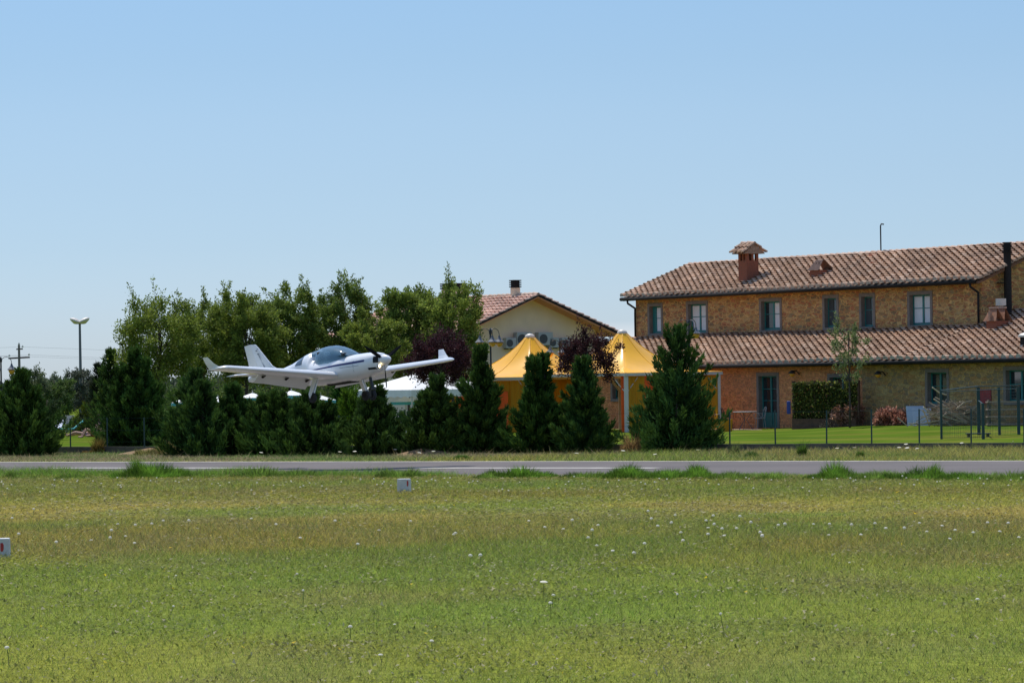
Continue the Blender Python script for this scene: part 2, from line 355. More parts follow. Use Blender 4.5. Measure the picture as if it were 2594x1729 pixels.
def lawn_mat(m):
    t=m.node_tree; b=t.nodes['Principled BSDF']; L=t.links.new
    src=b.inputs['Base Color'].links[0].from_socket
    tc=N(t,'ShaderNodeTexCoord'); n=N(t,'ShaderNodeTexNoise'); n.inputs['Scale'].default_value=.16; n.inputs['Detail'].default_value=4; L(tc.outputs['Object'],n.inputs[0])
    r=N(t,'ShaderNodeMapRange'); L(n.outputs[0],r.inputs[0]); r.inputs[1].default_value=.48; r.inputs[2].default_value=.66
    n2=N(t,'ShaderNodeTexNoise'); n2.inputs['Scale'].default_value=9; n2.inputs['Detail'].default_value=3; L(tc.outputs['Object'],n2.inputs[0])
    mm=N(t,'ShaderNodeMath',operation='MULTIPLY'); L(r.outputs[0],mm.inputs[0]); L(n2.outputs[0],mm.inputs[1])
    mx=N(t,'ShaderNodeMixRGB'); L(mm.outputs[0],mx.inputs[0]); L(src,mx.inputs[1]); mx.inputs[2].default_value=(.22,.19,.04,1); L(mx.outputs[0],b.inputs['Base Color'])
lawn_mat(M['lawn'])
tag(mb.build('lawn',M['lawn']),kind='structure')
mb=MB(); nseg=150
for k in range(nseg):
    a=-140+2.0*k; mb.box((0,0,0),(1,1,1)) if False else None
    p=[WP(a,0,-.3),WP(a+1.985,0,-.3),WP(a+1.985,-.16,-.3),WP(a,-.16,-.3)]; zt=LZ+.012+.01*random.random()
    q=[Vector((v.x,v.y,zt)) for v in p]
    mb.add(p+q,[(0,1,5,4),(1,2,6,5),(2,3,7,6),(3,0,4,7),(4,5,6,7)])
tag(mb.build('retaining_wall',M['wallc']),'low dark concrete retaining wall holding up the lawn edge','wall')
# grass blades
def blades(name,x,y,hmul=1,wmul=1,hf=None,colf=None,base=None,kind='stuff',flower=0):
    n=len(x); h=(np.interp(bandq(x,y),BQ,BH) if hf is None else hf)*rng.uniform(.45,1.35,n)*hmul
    if hf is None: h=h*(.7+.6*fbm(x*1.1,y*1.1,77))
    tall=rng.random(n)<.012+.03*((bandq(x,y)>48)&(bandq(x,y)<60))
    if hf is None: h=np.where(tall,np.maximum(h*2.2,.12),h)
    wd_=np.maximum(.004,.0062*y/30)*rng.uniform(.6,1.3,n)*wmul*np.where(tall,.6,1)
    az=rng.uniform(-.9,.9,n); dx=np.cos(az)*wd_/2; dy=np.sin(az)*wd_/2
    la=rng.uniform(0,2*PI,n); lm=h*rng.uniform(.2,2.0,n)
    z0=np.zeros(n) if base is None else base
    V=np.empty((n,3,3)); V[:,0]=np.stack([x-dx,y-dy,z0-.01],-1); V[:,1]=np.stack([x+dx,y+dy,z0-.01],-1); V[:,2]=np.stack([x+np.cos(la)*lm,y+np.sin(la)*lm,z0+h],-1)
    c=(bandcol(x,y) if colf is None else colf)*rng.uniform(.35,1.75,n)[:,None]
    k=rng.random(n)
    c=np.where((k<.10)[:,None],np.array([.36,.32,.15])*rng.uniform(.6,1.1,n)[:,None],c)
    c=np.where(((k>.10)&(k<.22))[:,None],np.array([.09,.20,.03])*rng.uniform(.7,1.3,n)[:,None],c)
    c=np.where((tall&(k>.3))[:,None],np.array([.10,.085,.045]),c)
    return V.reshape(-1,3),c
def wedge(n,d0,d1,pw=1.0,m=.168):
    u=rng.random(n); d=np.sqrt(d0*d0+(d1*d1-d0*d0)*u**pw); x=(rng.random(n)*2-1)*(d*m+2.5); return x,d
parts=[]
for (n,d0,d1,hm,wm) in ((780000,25,112,1,.85),):
    y=d0+(d1-d0)*rng.random(n)**1.25; x=(rng.random(n)*2-1)*(y*.168+3.5); ok=~on_runway(x,y,.12)&(((x-W0.x)*wn.x+(y-W0.y)*wn.y)>.05); parts.append(blades('g',x[ok],y[ok],hm,wm))
# broad-leaved herbs lying in the turf
n=240000; y=26+70*rng.random(n)**1.3; x=(rng.random(n)*2-1)*(y*.168+2.5); dn=fbm(x*.8,y*.6,55); ok=~on_runway(x,y,.15)&(rng.random(n)<np.clip((dn-.3)*2.5,.1,1)); x,y=x[ok],y[ok]; n=len(x)
sz=np.maximum(.012,.00045*y)*rng.uniform(.6,1.8,n); a=rng.uniform(0,2*PI,n); z=rng.uniform(.02,.07,n); V=np.empty((n,3,3))
for q_ in range(3): V[:,q_]=np.stack([x+np.cos(a+q_*2.1)*sz,y+np.sin(a+q_*2.1)*sz,z+rng.normal(0,.012,n)],-1)
cz=bandcol(x,y)*rng.uniform(.45,1.35,n)[:,None]; kk=rng.random(n); cz=np.where((kk<.06)[:,None],np.array([.42,.38,.24]),cz); cz=np.where((kk>.9985)[:,None],np.array([.75,.55,.03]),cz); parts.append((V.reshape(-1,3),cz))
# verge between runway and wall
s=rng.uniform(-34,62,150000); fr=rng.random(150000)
x0=A0.x+rd.x*s+rn.x*(T_FAR-.25); y0=A0.y+rd.y*s+rn.y*(T_FAR-.25)
# walk from runway edge away until wall
den=(rn.x*wn.x+rn.y*wn.y); tw=((x0-W0.x)*wn.x+(y0-W0.y)*wn.y-.05)/den
tt=tw*fr; x=x0-rn.x*tt; y=y0-rn.y*tt
hv=np.where(tt<1.2,.05,np.where(tt<3,.08,.10))*np.where(rng.random(len(tt))<.03,2.4,1)*(.6+.8*fbm(x*.6,y*.6,5))
cv=np.stack([np.interp(fbm(x*.35,y*.35,8),[.25,.45,.6,.8],v_) for v_ in ((.11,.19,.26,.28),(.19,.21,.225,.21),(.05,.085,.13,.14))],-1)
V,c=blades('g',x,y,1,.8,hf=hv,colf=cv); parts.append((V,c))
V=np.concatenate([p[0] for p in parts]); c=np.concatenate([p[1] for p in parts])
tag(npmesh('meadow_grass',V,3,M['grass'],c),'short mown and uncut grass of the airfield meadow','grass',kind='stuff')
# low bright green fringe on the near runway edge
n=120000; s=rng.uniform(-30,62,n); t=T_NEAR+rng.normal(.35,.50,n); p=np.array([[A0.x,A0.y]])+np.outer(s,[rd.x,rd.y])+np.outer(t,[rn.x,rn.y])
dens=fbm(s*.35,t*.3,14); ok=rng.random(n)<np.clip((dens-.38)*3.2,.04,1); x,y=p[ok,0],p[ok,1]
hf=.05+.20*np.clip(dens[ok]-.35,0,1)*2*(.4+vnoise(x*1.7,y*1.7,6))
V,c=blades('g',x,y,1,.9,hf=hf,colf=np.tile(np.array([[.15,.255,.035]]),(len(x),1))*(.7+.6*fbm(x*1.3,y*1.3,3))[:,None])
tag(npmesh('edge_grass',V,3,M['grass'],c),'bright green grass fringe creeping onto the near runway edge','grass',kind='stuff')
# weed clumps along the runway edge: countable things
def weed(px,py,wpx,hpx,label,group,col=(.075,.175,.018),cat='weed',n=1500,z=0,up=.6):
    p=G(px,py,z); sc_=p.y/F; w_=wpx*sc_*.5; h_=hpx*sc_
    r=np.sqrt(rng.random(n)); a=rng.uniform(0,2*PI,n); x=r*np.cos(a)*w_; y=r*np.sin(a)*min(w_,.7)
    lump=.15+1.25*vnoise(x*2.7+px,y*2.7,int(px))
    h=h_*(1-.75*r**1.7)*lump*rng.uniform(.45,1.1,n); ln=rng.uniform(.1,up,n)*h; la=np.arctan2(y,x)+rng.normal(0,.8,n)
    wd_=.016*p.y/90*rng.uniform(.7,1.5,n); az=rng.uniform(-1,1,n)
    dx=np.cos(az)*wd_/2; dy=np.sin(az)*wd_/2
    b=rng.uniform(0,.55,n)*h
    V=np.empty((n,3,3)); V[:,0]=np.stack([x-dx,y-dy,b],-1); V[:,1]=np.stack([x+dx,y+dy,b],-1); V[:,2]=np.stack([x+np.cos(la)*ln,y+np.sin(la)*ln,h],-1)
    c=np.array(col)*rng.uniform(.4,1.5,n)[:,None]*(.5+.9*vnoise(x*3,y*3,5))[:,None]
    o=npmesh('weed_clump',V.reshape(-1,3),3,M['grass'],c); o.location=p; tag(o,label,cat,group); return o
WG='weed clumps on the runway edge'
for (px,py,w_,h_,n,lb) in [(385,1212,135,48,3800,'largest bright green weed clump hiding the runway edge at left'),
 (62,1212,70,24,1500,'low green weed clump at the far left of the runway edge'),
 (190,1214,70,18,1000,'flat green grass tuft right of the far left weed clump'),
 (510,1212,60,20,1000,'low tuft right of the largest weed clump'),
 (655,1210,100,30,1500,'loose weed clump on runway edge under the aircraft tail'),
 (745,1210,110,22,1300,'low spreading grass tuft under the aircraft shadow'),
 (1010,1212,80,32,1500,'weed clump beside the white marker block on the runway edge'),
 (1318,1212,120,40,3000,'dense bright green weed clump in front of the first yellow tent'),
 (1240,1214,80,20,1200,'low tuft left of the dense clump by the first tent'),
 (1480,1213,110,24,1600,'spreading green tuft between two dense weed clumps'),
 (1597,1213,86,42,2400,'rounded bright weed clump before the second yellow tent'),
 (1690,1215,90,28,1700,'mid green weed patch right of the rounded clump'),
 (1765,1213,80,48,2000,'tall dark green weed clump in front of the big conifer'),
 (1850,1216,100,24,1500,'low weed patch right of the tall dark clump'),
 (1960,1216,90,24,1500,'low ragged tuft in front of the terrace chairs'),
 (2112,1214,100,42,2600,'bright green weed mound in front of the slim garden tree'),
 (2215,1217,90,22,1300,'low tuft right of the bright mound'),
 (2325,1216,130,40,2800,'wide leafy weed clump in front of the white boards'),
 (2450,1217,110,26,1700,'low weed patch in front of the green pen'),
 (2560,1218,100,26,1600,'green weed patch at the far right of the runway edge')]:
    weed(px,py,w_*1.6,h_*1.05,lb,WG,n=int(n*1.4),col=(.13,.25,.030) if n>1600 else (.15,.24,.04))
WG2='weeds in the rough verge beyond the runway'
for (px,py,w_,h_,n,lb,cl) in [(1168,1165,46,52,1100,'upright green weed beyond the runway below the first tent',(.06,.14,.02)),
 (225,1150,34,48,700,'dry brown tuft in front of the left lawn gap',(.16,.10,.03)),(250,1150,30,40,600,'second dry tuft right beside the brown tuft at left',(.15,.11,.03)),
 (1600,1150,60,58,800,'straw coloured tuft left of the biggest conifer',(.30,.19,.08)),(2032,1158,20,36,400,'thin green verge weed below the trellis',(.07,.13,.02)),
 (2275,1158,18,40,400,'thin green verge weed in front of the white boards',(.07,.13,.02)),(2180,1160,22,36,400,'leafy verge weed against the low wall',(.07,.14,.02)),
 (1905,1160,40,26,500,'short verge weed in front of the green door',(.08,.14,.03)),(1860,1156,26,40,400,'grassy verge tuft right of the biggest conifer',(.12,.15,.05)),(420,1154,90,44,1500,'straw tuft on the soil mound',(.26,.21,.08)),(368,1155,60,30,900,'ragged grass tuft at the foot of the soil mound',(.20,.19,.06))]:
    weed(px,py,w_,h_,lb,WG2,col=cl,n=n)
# soil mound
p=G(393,1152); mb=MB(); ring=[]
for k in range(9):
    r=k/8
    for j in range(28):
        a=2*PI*j/28; ring.append((2.6*r*math.cos(a),1.0*r*math.sin(a),max(-.02,.30*(1-r*r)**1.3*(.7+.6*math.sin(j*.7+1)**2)+.05*math.sin(j*2.3+k)*(1-r))))
mb.add(ring,[(k*28+j,k*28+(j+1)%28,(k+1)*28+(j+1)%28,(k+1)*28+j) for k in range(8) for j in range(28)])
o=mb.build('soil_mound',M['soil'],smooth=True); o.location=p; o.scale=(.62,.8,.62); tag(o,'orange brown bare soil mound under the left conifers','mound')
p=G(1075,1154); o2=mb.build('soil_mound',M['soil'],smooth=True); o2.location=p; o2.scale=(.45,.6,.6); tag(o2,'small bare earth heap left of the conifer by the white gazebo','mound')
# flowers
fm={}
def flower_meshes(kind,s):
    mb=MB()
    if kind=='ball': mb.lathe([(.001,.004),(.013*s,.006*s),(.022*s,.014*s),(.021*s,.024*s),(.013*s,.032*s),(.001,.036*s)],8,(0,0,.15))
    else: mb.lathe([(.001,-.01*s),(.02*s,-.004*s),(.045*s,.006*s),(.03*s,.014*s),(.001,.016*s)],9,(0,0,.24))
    return mb
def add_flower(x,y,kind,s,label,group,z=0):
    key=(kind,s)
    if key not in fm:
        hd=flower_meshes(kind,s).build('flower_head',M['petal']); st=MB(); st.tube([(0,0,0),(.006,0,.08),(0,0,.155 if kind=='ball' else .235)],.0035,4); sm=st.build('flower_stem',M['stem'])
        fm[key]=(hd.data,sm.data); bpy.data.objects.remove(hd); bpy.data.objects.remove(sm)
    r_=bpy.data.objects.new('wildflower',None); C.objects.link(r_); r_.location=(x,y,z); r_.empty_display_size=.1
    zz=random.uniform(.6,1.15); r_.scale=(1,1,zz); r_.rotation_euler=(random.gauss(0,.1),random.gauss(0,.1),random.uniform(0,6))
    tag(r_,label,'wildflower',group)
    for d,nm in zip(fm[key],('flower_head','flower_stem')):
        o=bpy.data.objects.new(nm,d); C.objects.link(o); o.parent=r_
LF=[('round white seed head on a thin stem in the brown uncut band of the meadow','white wildflowers in the uncut brown band'),
    ('tiny white flower in the green strip just before the runway','white wildflowers before the runway'),
    ('single white flower in the short grass of the foreground','white wildflowers in the foreground grass'),
    ('white flower in the rough verge beyond the runway','white wildflowers in the verge beyond the runway')]
fl=[]
for (px,py) in [(342,1354),(318,1375),(300,1345),(388,1353),(413,1341),(341,1395),(280,1393),(140,1402),(83,1310),(30,1328),(477,1347),(280,1372),(232,1385),(45,1380),(1341,1336),(1379,1355),(1450,1345),(1519,1352),(1491,1388),(1510,1403),(1553,1413),(1606,1431),(1636,1405),(1638,1322),(1655,1341),(1664,1354),(1710,1325),(1709,1352),(1728,1371),(1733,1394),(1787,1341),(1795,1354),(1811,1332),(1815,1358),(1831,1366),(1836,1377),(1797,1379),(1875,1335),(1868,1361),(1903,1354),(1933,1377),(1923,1391),(1986,1357),(1972,1354),(1925,1380),(1500,1374),(1429,1356),(2060,1345),(2105,1352),(2160,1360),(2180,1375),(2215,1350),(2245,1362),(2290,1371),(2330,1345),(2350,1365),(2385,1350),(2420,1362),(2465,1371),(2500,1348),(2530,1366),(2555,1352),(2580,1380),(2100,1372),(2400,1385),(1150,1375),(1187,1440),(1217,1442),(1152,1376),(905,1402),(640,1331),(700,1350),(850,1345),(960,1360),(760,1380),(1040,1338)]:
    fl.append((px,py,'ball',1.25,0))
for k in range(110): fl.append((random.uniform(0,2594),random.choice([random.uniform(1222,1262),random.uniform(1225,1245)]),'ball',1.0,1))
for k in range(14): fl.append((random.uniform(20,2570),random.uniform(1440,1700),'ball',random.choice([.7,1.0]),2))
fl+=[(965,1688,'ball',1.0,2),(1400,1537,'ball',1.0,2),(1375,1535,'flat',1.0,2)]
for (px,py) in [(2120,1142),(2141,1132),(2165,1137),(2211,1134),(2253,1132),(2296,1136),(2325,1137),(2352,1129),(2279,1143),(2493,1130),(2567,1128),(2438,1134),(2301,1145),(1768,1142),(1788,1121),(1655,1128),(1681,1166),(1648,1160),(1662,1154),(1577,1150),(1609,1158),(540,1135),(546,1143),(568,1140),(660,1150),(796,1137),(1000,1145),(1060,1150),(1075,1142),(1100,1155),(1320,1160),(1460,1150),(1380,1158),(70,1142),(1240,1160),(900,1150),(860,1148),(1515,1160)]:
    fl.append((px,py+10,'flat',1.5,3))
for (px,py,kd,s_,i_) in fl:
    p=G(px,py); 
    if on_runway(np.array([p.x]),np.array([p.y]),.2)[0]: continue
    add_flower(p.x,p.y,kd,s_,*LF[i_])
# marker blocks
def marker(px,py,w_,h_,label,rz,red):
    p=G(px,py); o=empty('marker_block',p,rz,label,'marker','white runway marker blocks')
    mb=MB(); s=w_/2; t_=s*.94
    mb.add([(-s,-s,-.05),(s,-s,-.05),(s,s,-.05),(-s,s,-.05),(-t_,-t_,h_),(t_,-t_,h_),(t_,t_,h_),(-t_,t_,h_)],[(4,5,6,7),(0,1,5,4),(1,2,6,5),(2,3,7,6),(3,0,4,7)])
    mb.build('block',M['concrete'],o,bevel=.012)
    m=MB(); x0,x1,z0,z1=red; yf=lambda z:-(s-(s-t_)*z/h_)-.003
    pts=[(x0,z0+.02),(x0+.01,z0),(x1-.01,z0+.005),(x1,z0+.03),(x1+.004,z1-.03),(x1-.015,z1),(x0,z1-.008)]
    m.add([(a,yf(b),b) for a,b in pts],[tuple(range(len(pts)))]); m.build('red_mark',M['redpaint'],o)
marker(1024,1247,.285,.31,'white concrete marker block with a red stroke near the runway',R(-8),(.085,.118,.14,.275))
marker(1,1413,.285,.29,'white marker block with a bold red stroke cut by the left frame edge',R(3),(.015,.06,.10,.23))
#PART3
# house frame (needed to stand things against its front wall)
AL=R(58); U=Vector((math.cos(AL),-math.sin(AL),0)); Vn=Vector((math.sin(AL),math.cos(AL),0))
O=P(2465,712,143.); ZE=O.z; O=Vector((O.x,O.y,0))+Vn*.45; LV=-3.75
def HW(px,dv,py=1078):
    d=P(px,py,100.)-Vector((0,0,H)); q=O+Vn*(LV-dv); t=(q.x*Vn.x+q.y*Vn.y)/(d.x*Vn.x+d.y*Vn.y); p=d*t; return Vector((p.x,p.y,lz(p.x,p.y)))
def HD(px,dv): return HW(px,dv).y
# ------------------------------------------------------------------ trees
def sprigs(pts,dirs,ln,wd,jit=.5,fold=True):
    """one slender quad (rhomb) per point"""
    n=len(pts); d=dirs+rng.normal(0,jit,(n,3)); d/=np.linalg.norm(d,axis=1)[:,None]+1e-9
    r=rng.normal(0,1,(n,3)); s=np.cross(d,r); s/=np.linalg.norm(s,axis=1)[:,None]+1e-9
    L=(ln*rng.uniform(.6,1.4,n))[:,None]; W=(wd*rng.uniform(.6,1.4,n))[:,None]
    V=np.empty((n,4,3)); V[:,0]=pts; V[:,1]=pts+d*L*.45+s*W*.5; V[:,2]=pts+d*L; V[:,3]=pts+d*L*.45-s*W*.5
    return V.reshape(-1,3)
def conifer(px,py,top,hw,label,group='dark conifers along the runway fence',D=None,n=36000,col=(.037,.082,.021),leaders=None,shape=1.12,name='conifer_tree',z=0,ln=.19,tipcol=None):
    b=G(px,py,z); sc_=b.y/F; h_=(py-top)*sc_; w_=hw*sc_
    root=empty(name,b,random.uniform(0,6.28),label,'tree',group)
    leaders=leaders or [(0,0,1.0,1.0)]
    P_=[];D_=[];T_=[]
    tk=MB()
    for (lx,ly,lh,lw) in leaders:
        m=int(n*lh*lw/sum(a[2]*a[3] for a in leaders)); H1=h_*lh; W1=w_*lw*(1.38 if shape>.5 else 1)
        # main branches: each a plume that leaves the stem and turns upwards
        nb=int(90*lh*max(.6,lw)); per=m//nb
        for k in range(nb):
            t=(k+random.random())/nb; t=t**1.15
            az=k*2.399+random.uniform(-.5,.5); env=(math.sin(min(1,(t+.16)/.30)*PI/2)**.7)*(1-t)**shape
            L_=W1*1.22*env*random.choice((.62,.8,.9,1.0,1.05,1.22))*random.uniform(.9,1.1)*(.62+.72*float(vnoise(np.array([az%6.283*1.1+px]),np.array([t*5.]),int(abs(px)))[0]))+.10
            z0=H1*(t*.93); rise=(.22+.60*t)*L_*random.uniform(.7,1.3)+ (.0 if t<.85 else .5*(1-t)*H1)
            if t>.9: rise+=H1*.05
            s=rng.random(per)**.62*1.08; 
            bx=math.cos(az)*L_*s; by=math.sin(az)*L_*s; bz=z0+rise*s**1.6-.10*L_*np.sin(s*PI)
            pw=L_*.15*(1.10-s)+.02; 
            pt=np.stack([lx*w_+bx*1.+rng.normal(0,1,per)*pw,ly*w_+by+rng.normal(0,1,per)*pw,np.maximum(.05,bz+rng.normal(0,1,per)*pw*.9)],-1)
            dr=np.stack([np.cos(az)*np.ones(per)*.7,np.sin(az)*np.ones(per)*.7,.35+.9*s],-1)
            P_.append(pt);D_.append(dr)
            T_.append(np.stack([s,np.full(per,random.random())],-1))
        tk.tube([(lx*w_*.3,ly*w_*.3,-.1),(lx*w_,ly*w_,H1*.3),(lx*w_,ly*w_,H1*.97)],[.11,.07,.012],7)
        q=60; pt=np.stack([lx*w_+rng.normal(0,.04,q),ly*w_+rng.normal(0,.04,q),H1*(.86+.13*rng.random(q))],-1); P_.append(pt); D_.append(np.tile([0,0,1.5],(q,1))); T_.append(np.full((q,2),.8))
    pt=np.concatenate(P_);dr=np.concatenate(D_);tt=np.concatenate(T_)
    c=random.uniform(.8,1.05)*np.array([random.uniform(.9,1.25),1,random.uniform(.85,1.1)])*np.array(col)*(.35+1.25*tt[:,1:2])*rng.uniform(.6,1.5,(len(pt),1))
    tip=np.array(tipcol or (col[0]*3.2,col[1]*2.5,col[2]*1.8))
    k=np.clip((tt[:,0:1]-.6)*2.5,0,1)*rng.random((len(pt),1))*.9  # yellow-green tips, lightened further in colour to imitate highlights on the plumes
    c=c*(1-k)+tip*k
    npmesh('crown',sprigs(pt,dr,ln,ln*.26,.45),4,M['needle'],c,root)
    tk.build('trunk',M['bark'],root,smooth=True)
    return root
def broadleaf(px,base,D,top,hw,bot,label,group=None,n=30000,col=(.12,.165,.03),name='broadleaf_tree',spiky=1.,leaf=.105,z=LZ,col2=None,cat='tree',clumps=95,dens=1.,twig=True):
    b0=P(px,base,D); z=lz(b0.x,b0.y) if z==LZ else z; b=Vector((b0.x,b0.y,z)); sc_=D/F
    zt=P(px,top,D).z-z; zb=P(px,bot,D).z-z; w_=hw*sc_; zt-=(zt-zb)*.02*spiky; zc=(zt+zb)/2; hh=(zt-zb)/2
    root=empty(name,b,random.uniform(0,6.28),label,cat,group)
    tk=MB(); tr=max(.03,w_*.045)
    tk.tube([(0,0,-.1),(.05,.02,zb*.6+.1),(0,0,zb+hh*.7),(.05,0,zt*.9)],[tr*1.5,tr*1.1,tr*.7,.02],8)
    P_=[];D_=[];T_=[]
    for k in range(clumps):
        a=k*2.399+random.uniform(-.4,.4); ct=1-2*(k+.5)/clumps; rr=random.uniform(.45,.97)
        st=math.sqrt(1-ct*ct)**.7; c=Vector((math.cos(a)*st*w_*rr,math.sin(a)*st*w_*rr,zc+ct*hh*rr*.9))
        if k%4==0:
            s0=Vector((0,0,max(.3,min(zb+.2+random.random()*hh*.8,c.z-.2)))); mid=s0.lerp(c,.5)+Vector((0,0,.15*w_)); tk.tube([s0,mid,c],[tr*.5,tr*.3,.012],5,cap=False)
        up=max(0,ct)
        ns=random.randint(6,10); bright=random.random()
        for j in range(ns):
            d=Vector((c.x*.6/w_+random.gauss(0,.5),c.y*.6/w_+random.gauss(0,.5),.35+up*.9*spiky+random.gauss(0,.35))).normalized()
            L_=w_*random.uniform(.16,.34)*(1+1.5*up*spiky*random.random()**2.5)
            m=int(n/(clumps*8)*(L_/(w_*.27))**.7)+1; s=rng.random(m)
            pw=.04+.075*w_*(1-.85*s*(.4+.6*up))
            pt=np.array(c)+np.outer(s*L_,np.array(d))+rng.normal(0,1,(m,3))*pw[:,None]*.75
            P_.append(pt); D_.append(np.tile(np.array(d),(m,1))+rng.normal(0,.3,(m,3))); T_.append(np.stack([s,np.full(m,bright)],-1))
            if twig and up>.25 and j%3==0: tk.tube([c,c+d*L_*.95],[.012,.004],3,cap=False)
    pt=np.concatenate(P_);dr=np.concatenate(D_);tt=np.concatenate(T_)
    c2=np.array(col2 or (col[0]*2.1,col[1]*1.85,col[2]*1.5))
    k=np.clip(.15+.6*tt[:,1:2]+rng.normal(0,.25,(len(pt),1)),0,1)
    c=1.08*(np.array(col)*(1-k)+c2*k)*rng.uniform(.6,1.35,(len(pt),1))
    npmesh('crown',sprigs(pt,dr,leaf,leaf*.55,.7),4,M['leaf'],c,root)
    tk.build('trunk',M['bark'],root,smooth=True)
    return root
CL=[(0,0,1,1)]
# big conifers in front of the wall, left to right
conifer(-52,1156,865,72,'tall conifer at the left edge of the frame, mostly out of view')
conifer(60,1156,945,64,'broad bushy conifer second from the left edge',leaders=[(0,0,1,.9),(.5,.1,.86,.6),(-.45,-.2,.8,.6)])
conifer(345,1146,890,70,'dark double topped conifer right of the left lawn gap',leaders=[(0,0,1,.85),(-.35,.1,.9,.7),(.45,.1,.84,.6)])
conifer(497,1156,945,86,'wide dark conifer behind the aircraft fin and left wing tip',leaders=[(-.15,0,1,.8),(.4,.2,.86,.7),(-.6,.1,.78,.55)],n=26000)
conifer(592,1154,985,66,'conifer between the two widest ones, under the aircraft tail',leaders=[(0,0,1,.75),(.5,.1,.74,.6),(-.5,-.1,.6,.6)])
conifer(702,1154,1004,72,'dense low conifer under the near wing of the aircraft',leaders=[(-.1,0,1,.8),(.5,.1,.95,.7)])
conifer(785,1154,1006,76,'spreading conifer below the aircraft canopy',leaders=[(0,0,1,.9),(.55,.1,.85,.6),(-.4,0,.9,.6)])
conifer(953,1154,990,62,'rounded conifer just right of the nose wheel of the aircraft',leaders=[(-.1,0,1,.7),(.42,.1,.86,.6),(-.5,0,.7,.55)])
conifer(1110,1152,962,72,'dark rounded conifer left of the first yellow tent',leaders=[(0,0,1,.7),(.4,.1,.60,.6),(-.4,.1,.80,.6)])
conifer(1222,1150,884,60,'slender conifer with a spire in front of the first tent left side',leaders=[(0,0,1,.8),(.4,.1,.56,.75),(-.4,.1,.52,.75)],shape=1.15)
conifer(1366,1150,910,64,'conifer in front of the first tent right half',leaders=[(-.22,0,1,.30),(.40,.1,1.03,.28),(-.45,0,.60,.55),(.1,-.2,.56,.75),(.5,0,.48,.55)],shape=.9)
conifer(1480,1150,915,68,'conifer between the two yellow tents',leaders=[(0,0,1,.55),(.4,.1,.60,.6),(-.35,0,.72,.5),(.05,-.2,.48,.8)],shape=.9)
conifer(1722,1147,834,110,'largest and tallest conifer standing before the stone farmhouse',leaders=[(.05,0,1,.72),(-.55,.1,.56,.62),(.52,.05,.60,.68),(-.28,-.2,.68,.62),(.3,-.3,.5,.7)],n=30000,shape=.80)
# slender cypresses in the garden
GC='small cypresses in the garden'
conifer(283,1112,890,42,'pale green narrow cypress left of the double topped conifer',GC,col=(.045,.085,.022),n=6000,z=LZ)
conifer(254,1104,925,26,'thin dark cypress between the olive and the pale narrow cypress',GC,col=(.022,.042,.018),n=4000,z=LZ,tipcol=(.06,.07,.04))
conifer(232,1100,1032,30,'short golden green thuja over the clipped hedge',GC,col=(.07,.11,.012),n=4000,z=LZ,tipcol=(.20,.22,.03),shape=.8)
conifer(868,1108,972,24,'narrow dark cypress between two runway conifers, left of the nose wheel',GC,col=(.022,.06,.012),n=4500,z=LZ,shape=.35)
conifer(888,1110,1000,18,'thin bright green cypress right beside the narrow dark one',GC,col=(.06,.13,.015),n=3000,z=LZ,shape=.35)
TG='green broadleaf trees behind the aircraft'
broadleaf(408,1110,150,752,112,1000,'loose leafy tree at the left end of the tree belt',TG,n=26000)
broadleaf(520,1110,156,758,82,980,'lower tree filling the notch behind the aircraft fin',TG,n=20000,clumps=70)
broadleaf(628,1110,150,732,92,1000,'broad tree above the aircraft tail',TG,n=36000)
broadleaf(738,1110,153,718,84,1000,'full crowned tree directly above the aircraft canopy',TG,n=36000,col=(.11,.16,.032))
broadleaf(868,1110,155,700,84,1000,'tall tree with the highest shoots left of the roof gap',TG,n=36000,col=(.10,.15,.032))
broadleaf(958,1110,147,775,76,1000,'low rounded yellow green tree before the pink roof',TG,n=24000,clumps=50,col=(.135,.18,.034),spiky=.5)
broadleaf(1040,1110,151,690,74,1000,'spiky topped tree left of the big cream chimney',TG,n=36000,col=(.105,.155,.032))
broadleaf(1152,1110,149,694,80,1000,'open tree in front of the big cream chimney',TG,n=30000,col=(.13,.18,.036),spiky=1.4)
PG='purple leaved plum trees'
broadleaf(1120,1110,135,848,88,985,'purple plum tree beside the right wing tip of the aircraft',PG,n=18000,col=(.030,.012,.016),col2=(.085,.030,.035),name='plum_tree',leaf=.085,clumps=55)
broadleaf(1492,1110,139,838,82,985,'purple plum tree between the two yellow tents',PG,n=12000,col=(.028,.012,.014),col2=(.085,.030,.032),name='plum_tree',leaf=.085,clumps=48,spiky=1.4)
# young tree on the lawn
p=G(2161,1091,LZ)
broadleaf(2153,1091,p.y,800,46,985,'slim young tree with pale foliage on the farmhouse lawn',None,n=2600,col=(.14,.18,.06),col2=(.28,.32,.13),name='young_tree',leaf=.085,clumps=34,spiky=1.7)
# far and left background vegetation
OG='olive and shade trees left of the garden'
broadleaf(212,1090,185,922,46,1060,'dark grey green olive tree under the floodlight mast',OG,n=9000,col=(.05,.058,.038),col2=(.13,.15,.10),name='olive_tree',spiky=.2,clumps=45,leaf=.1)
broadleaf(140,1090,178,945,52,1080,'green rounded tree right of the second conifer from the left',OG,n=10000,col=(.06,.10,.03),spiky=.4,clumps=45)
broadleaf(60,1090,172,938,60,1080,'grey green tree behind the bushy conifer at left',OG,n=12000,col=(.075,.10,.045),col2=(.15,.18,.09),spiky=.8,clumps=50)
broadleaf(265,1090,200,935,34,1060,'grey olive crown right of the floodlight mast',OG,n=5000,col=(.07,.085,.05),col2=(.15,.17,.11),name='olive_tree',spiky=.3,clumps=30)
broadleaf(118,1090,330,944,42,1040,'distant pale tree on the left skyline',OG,n=5000,col=(.10,.13,.075),col2=(.16,.19,.12),spiky=.3,clumps=30,leaf=.2)
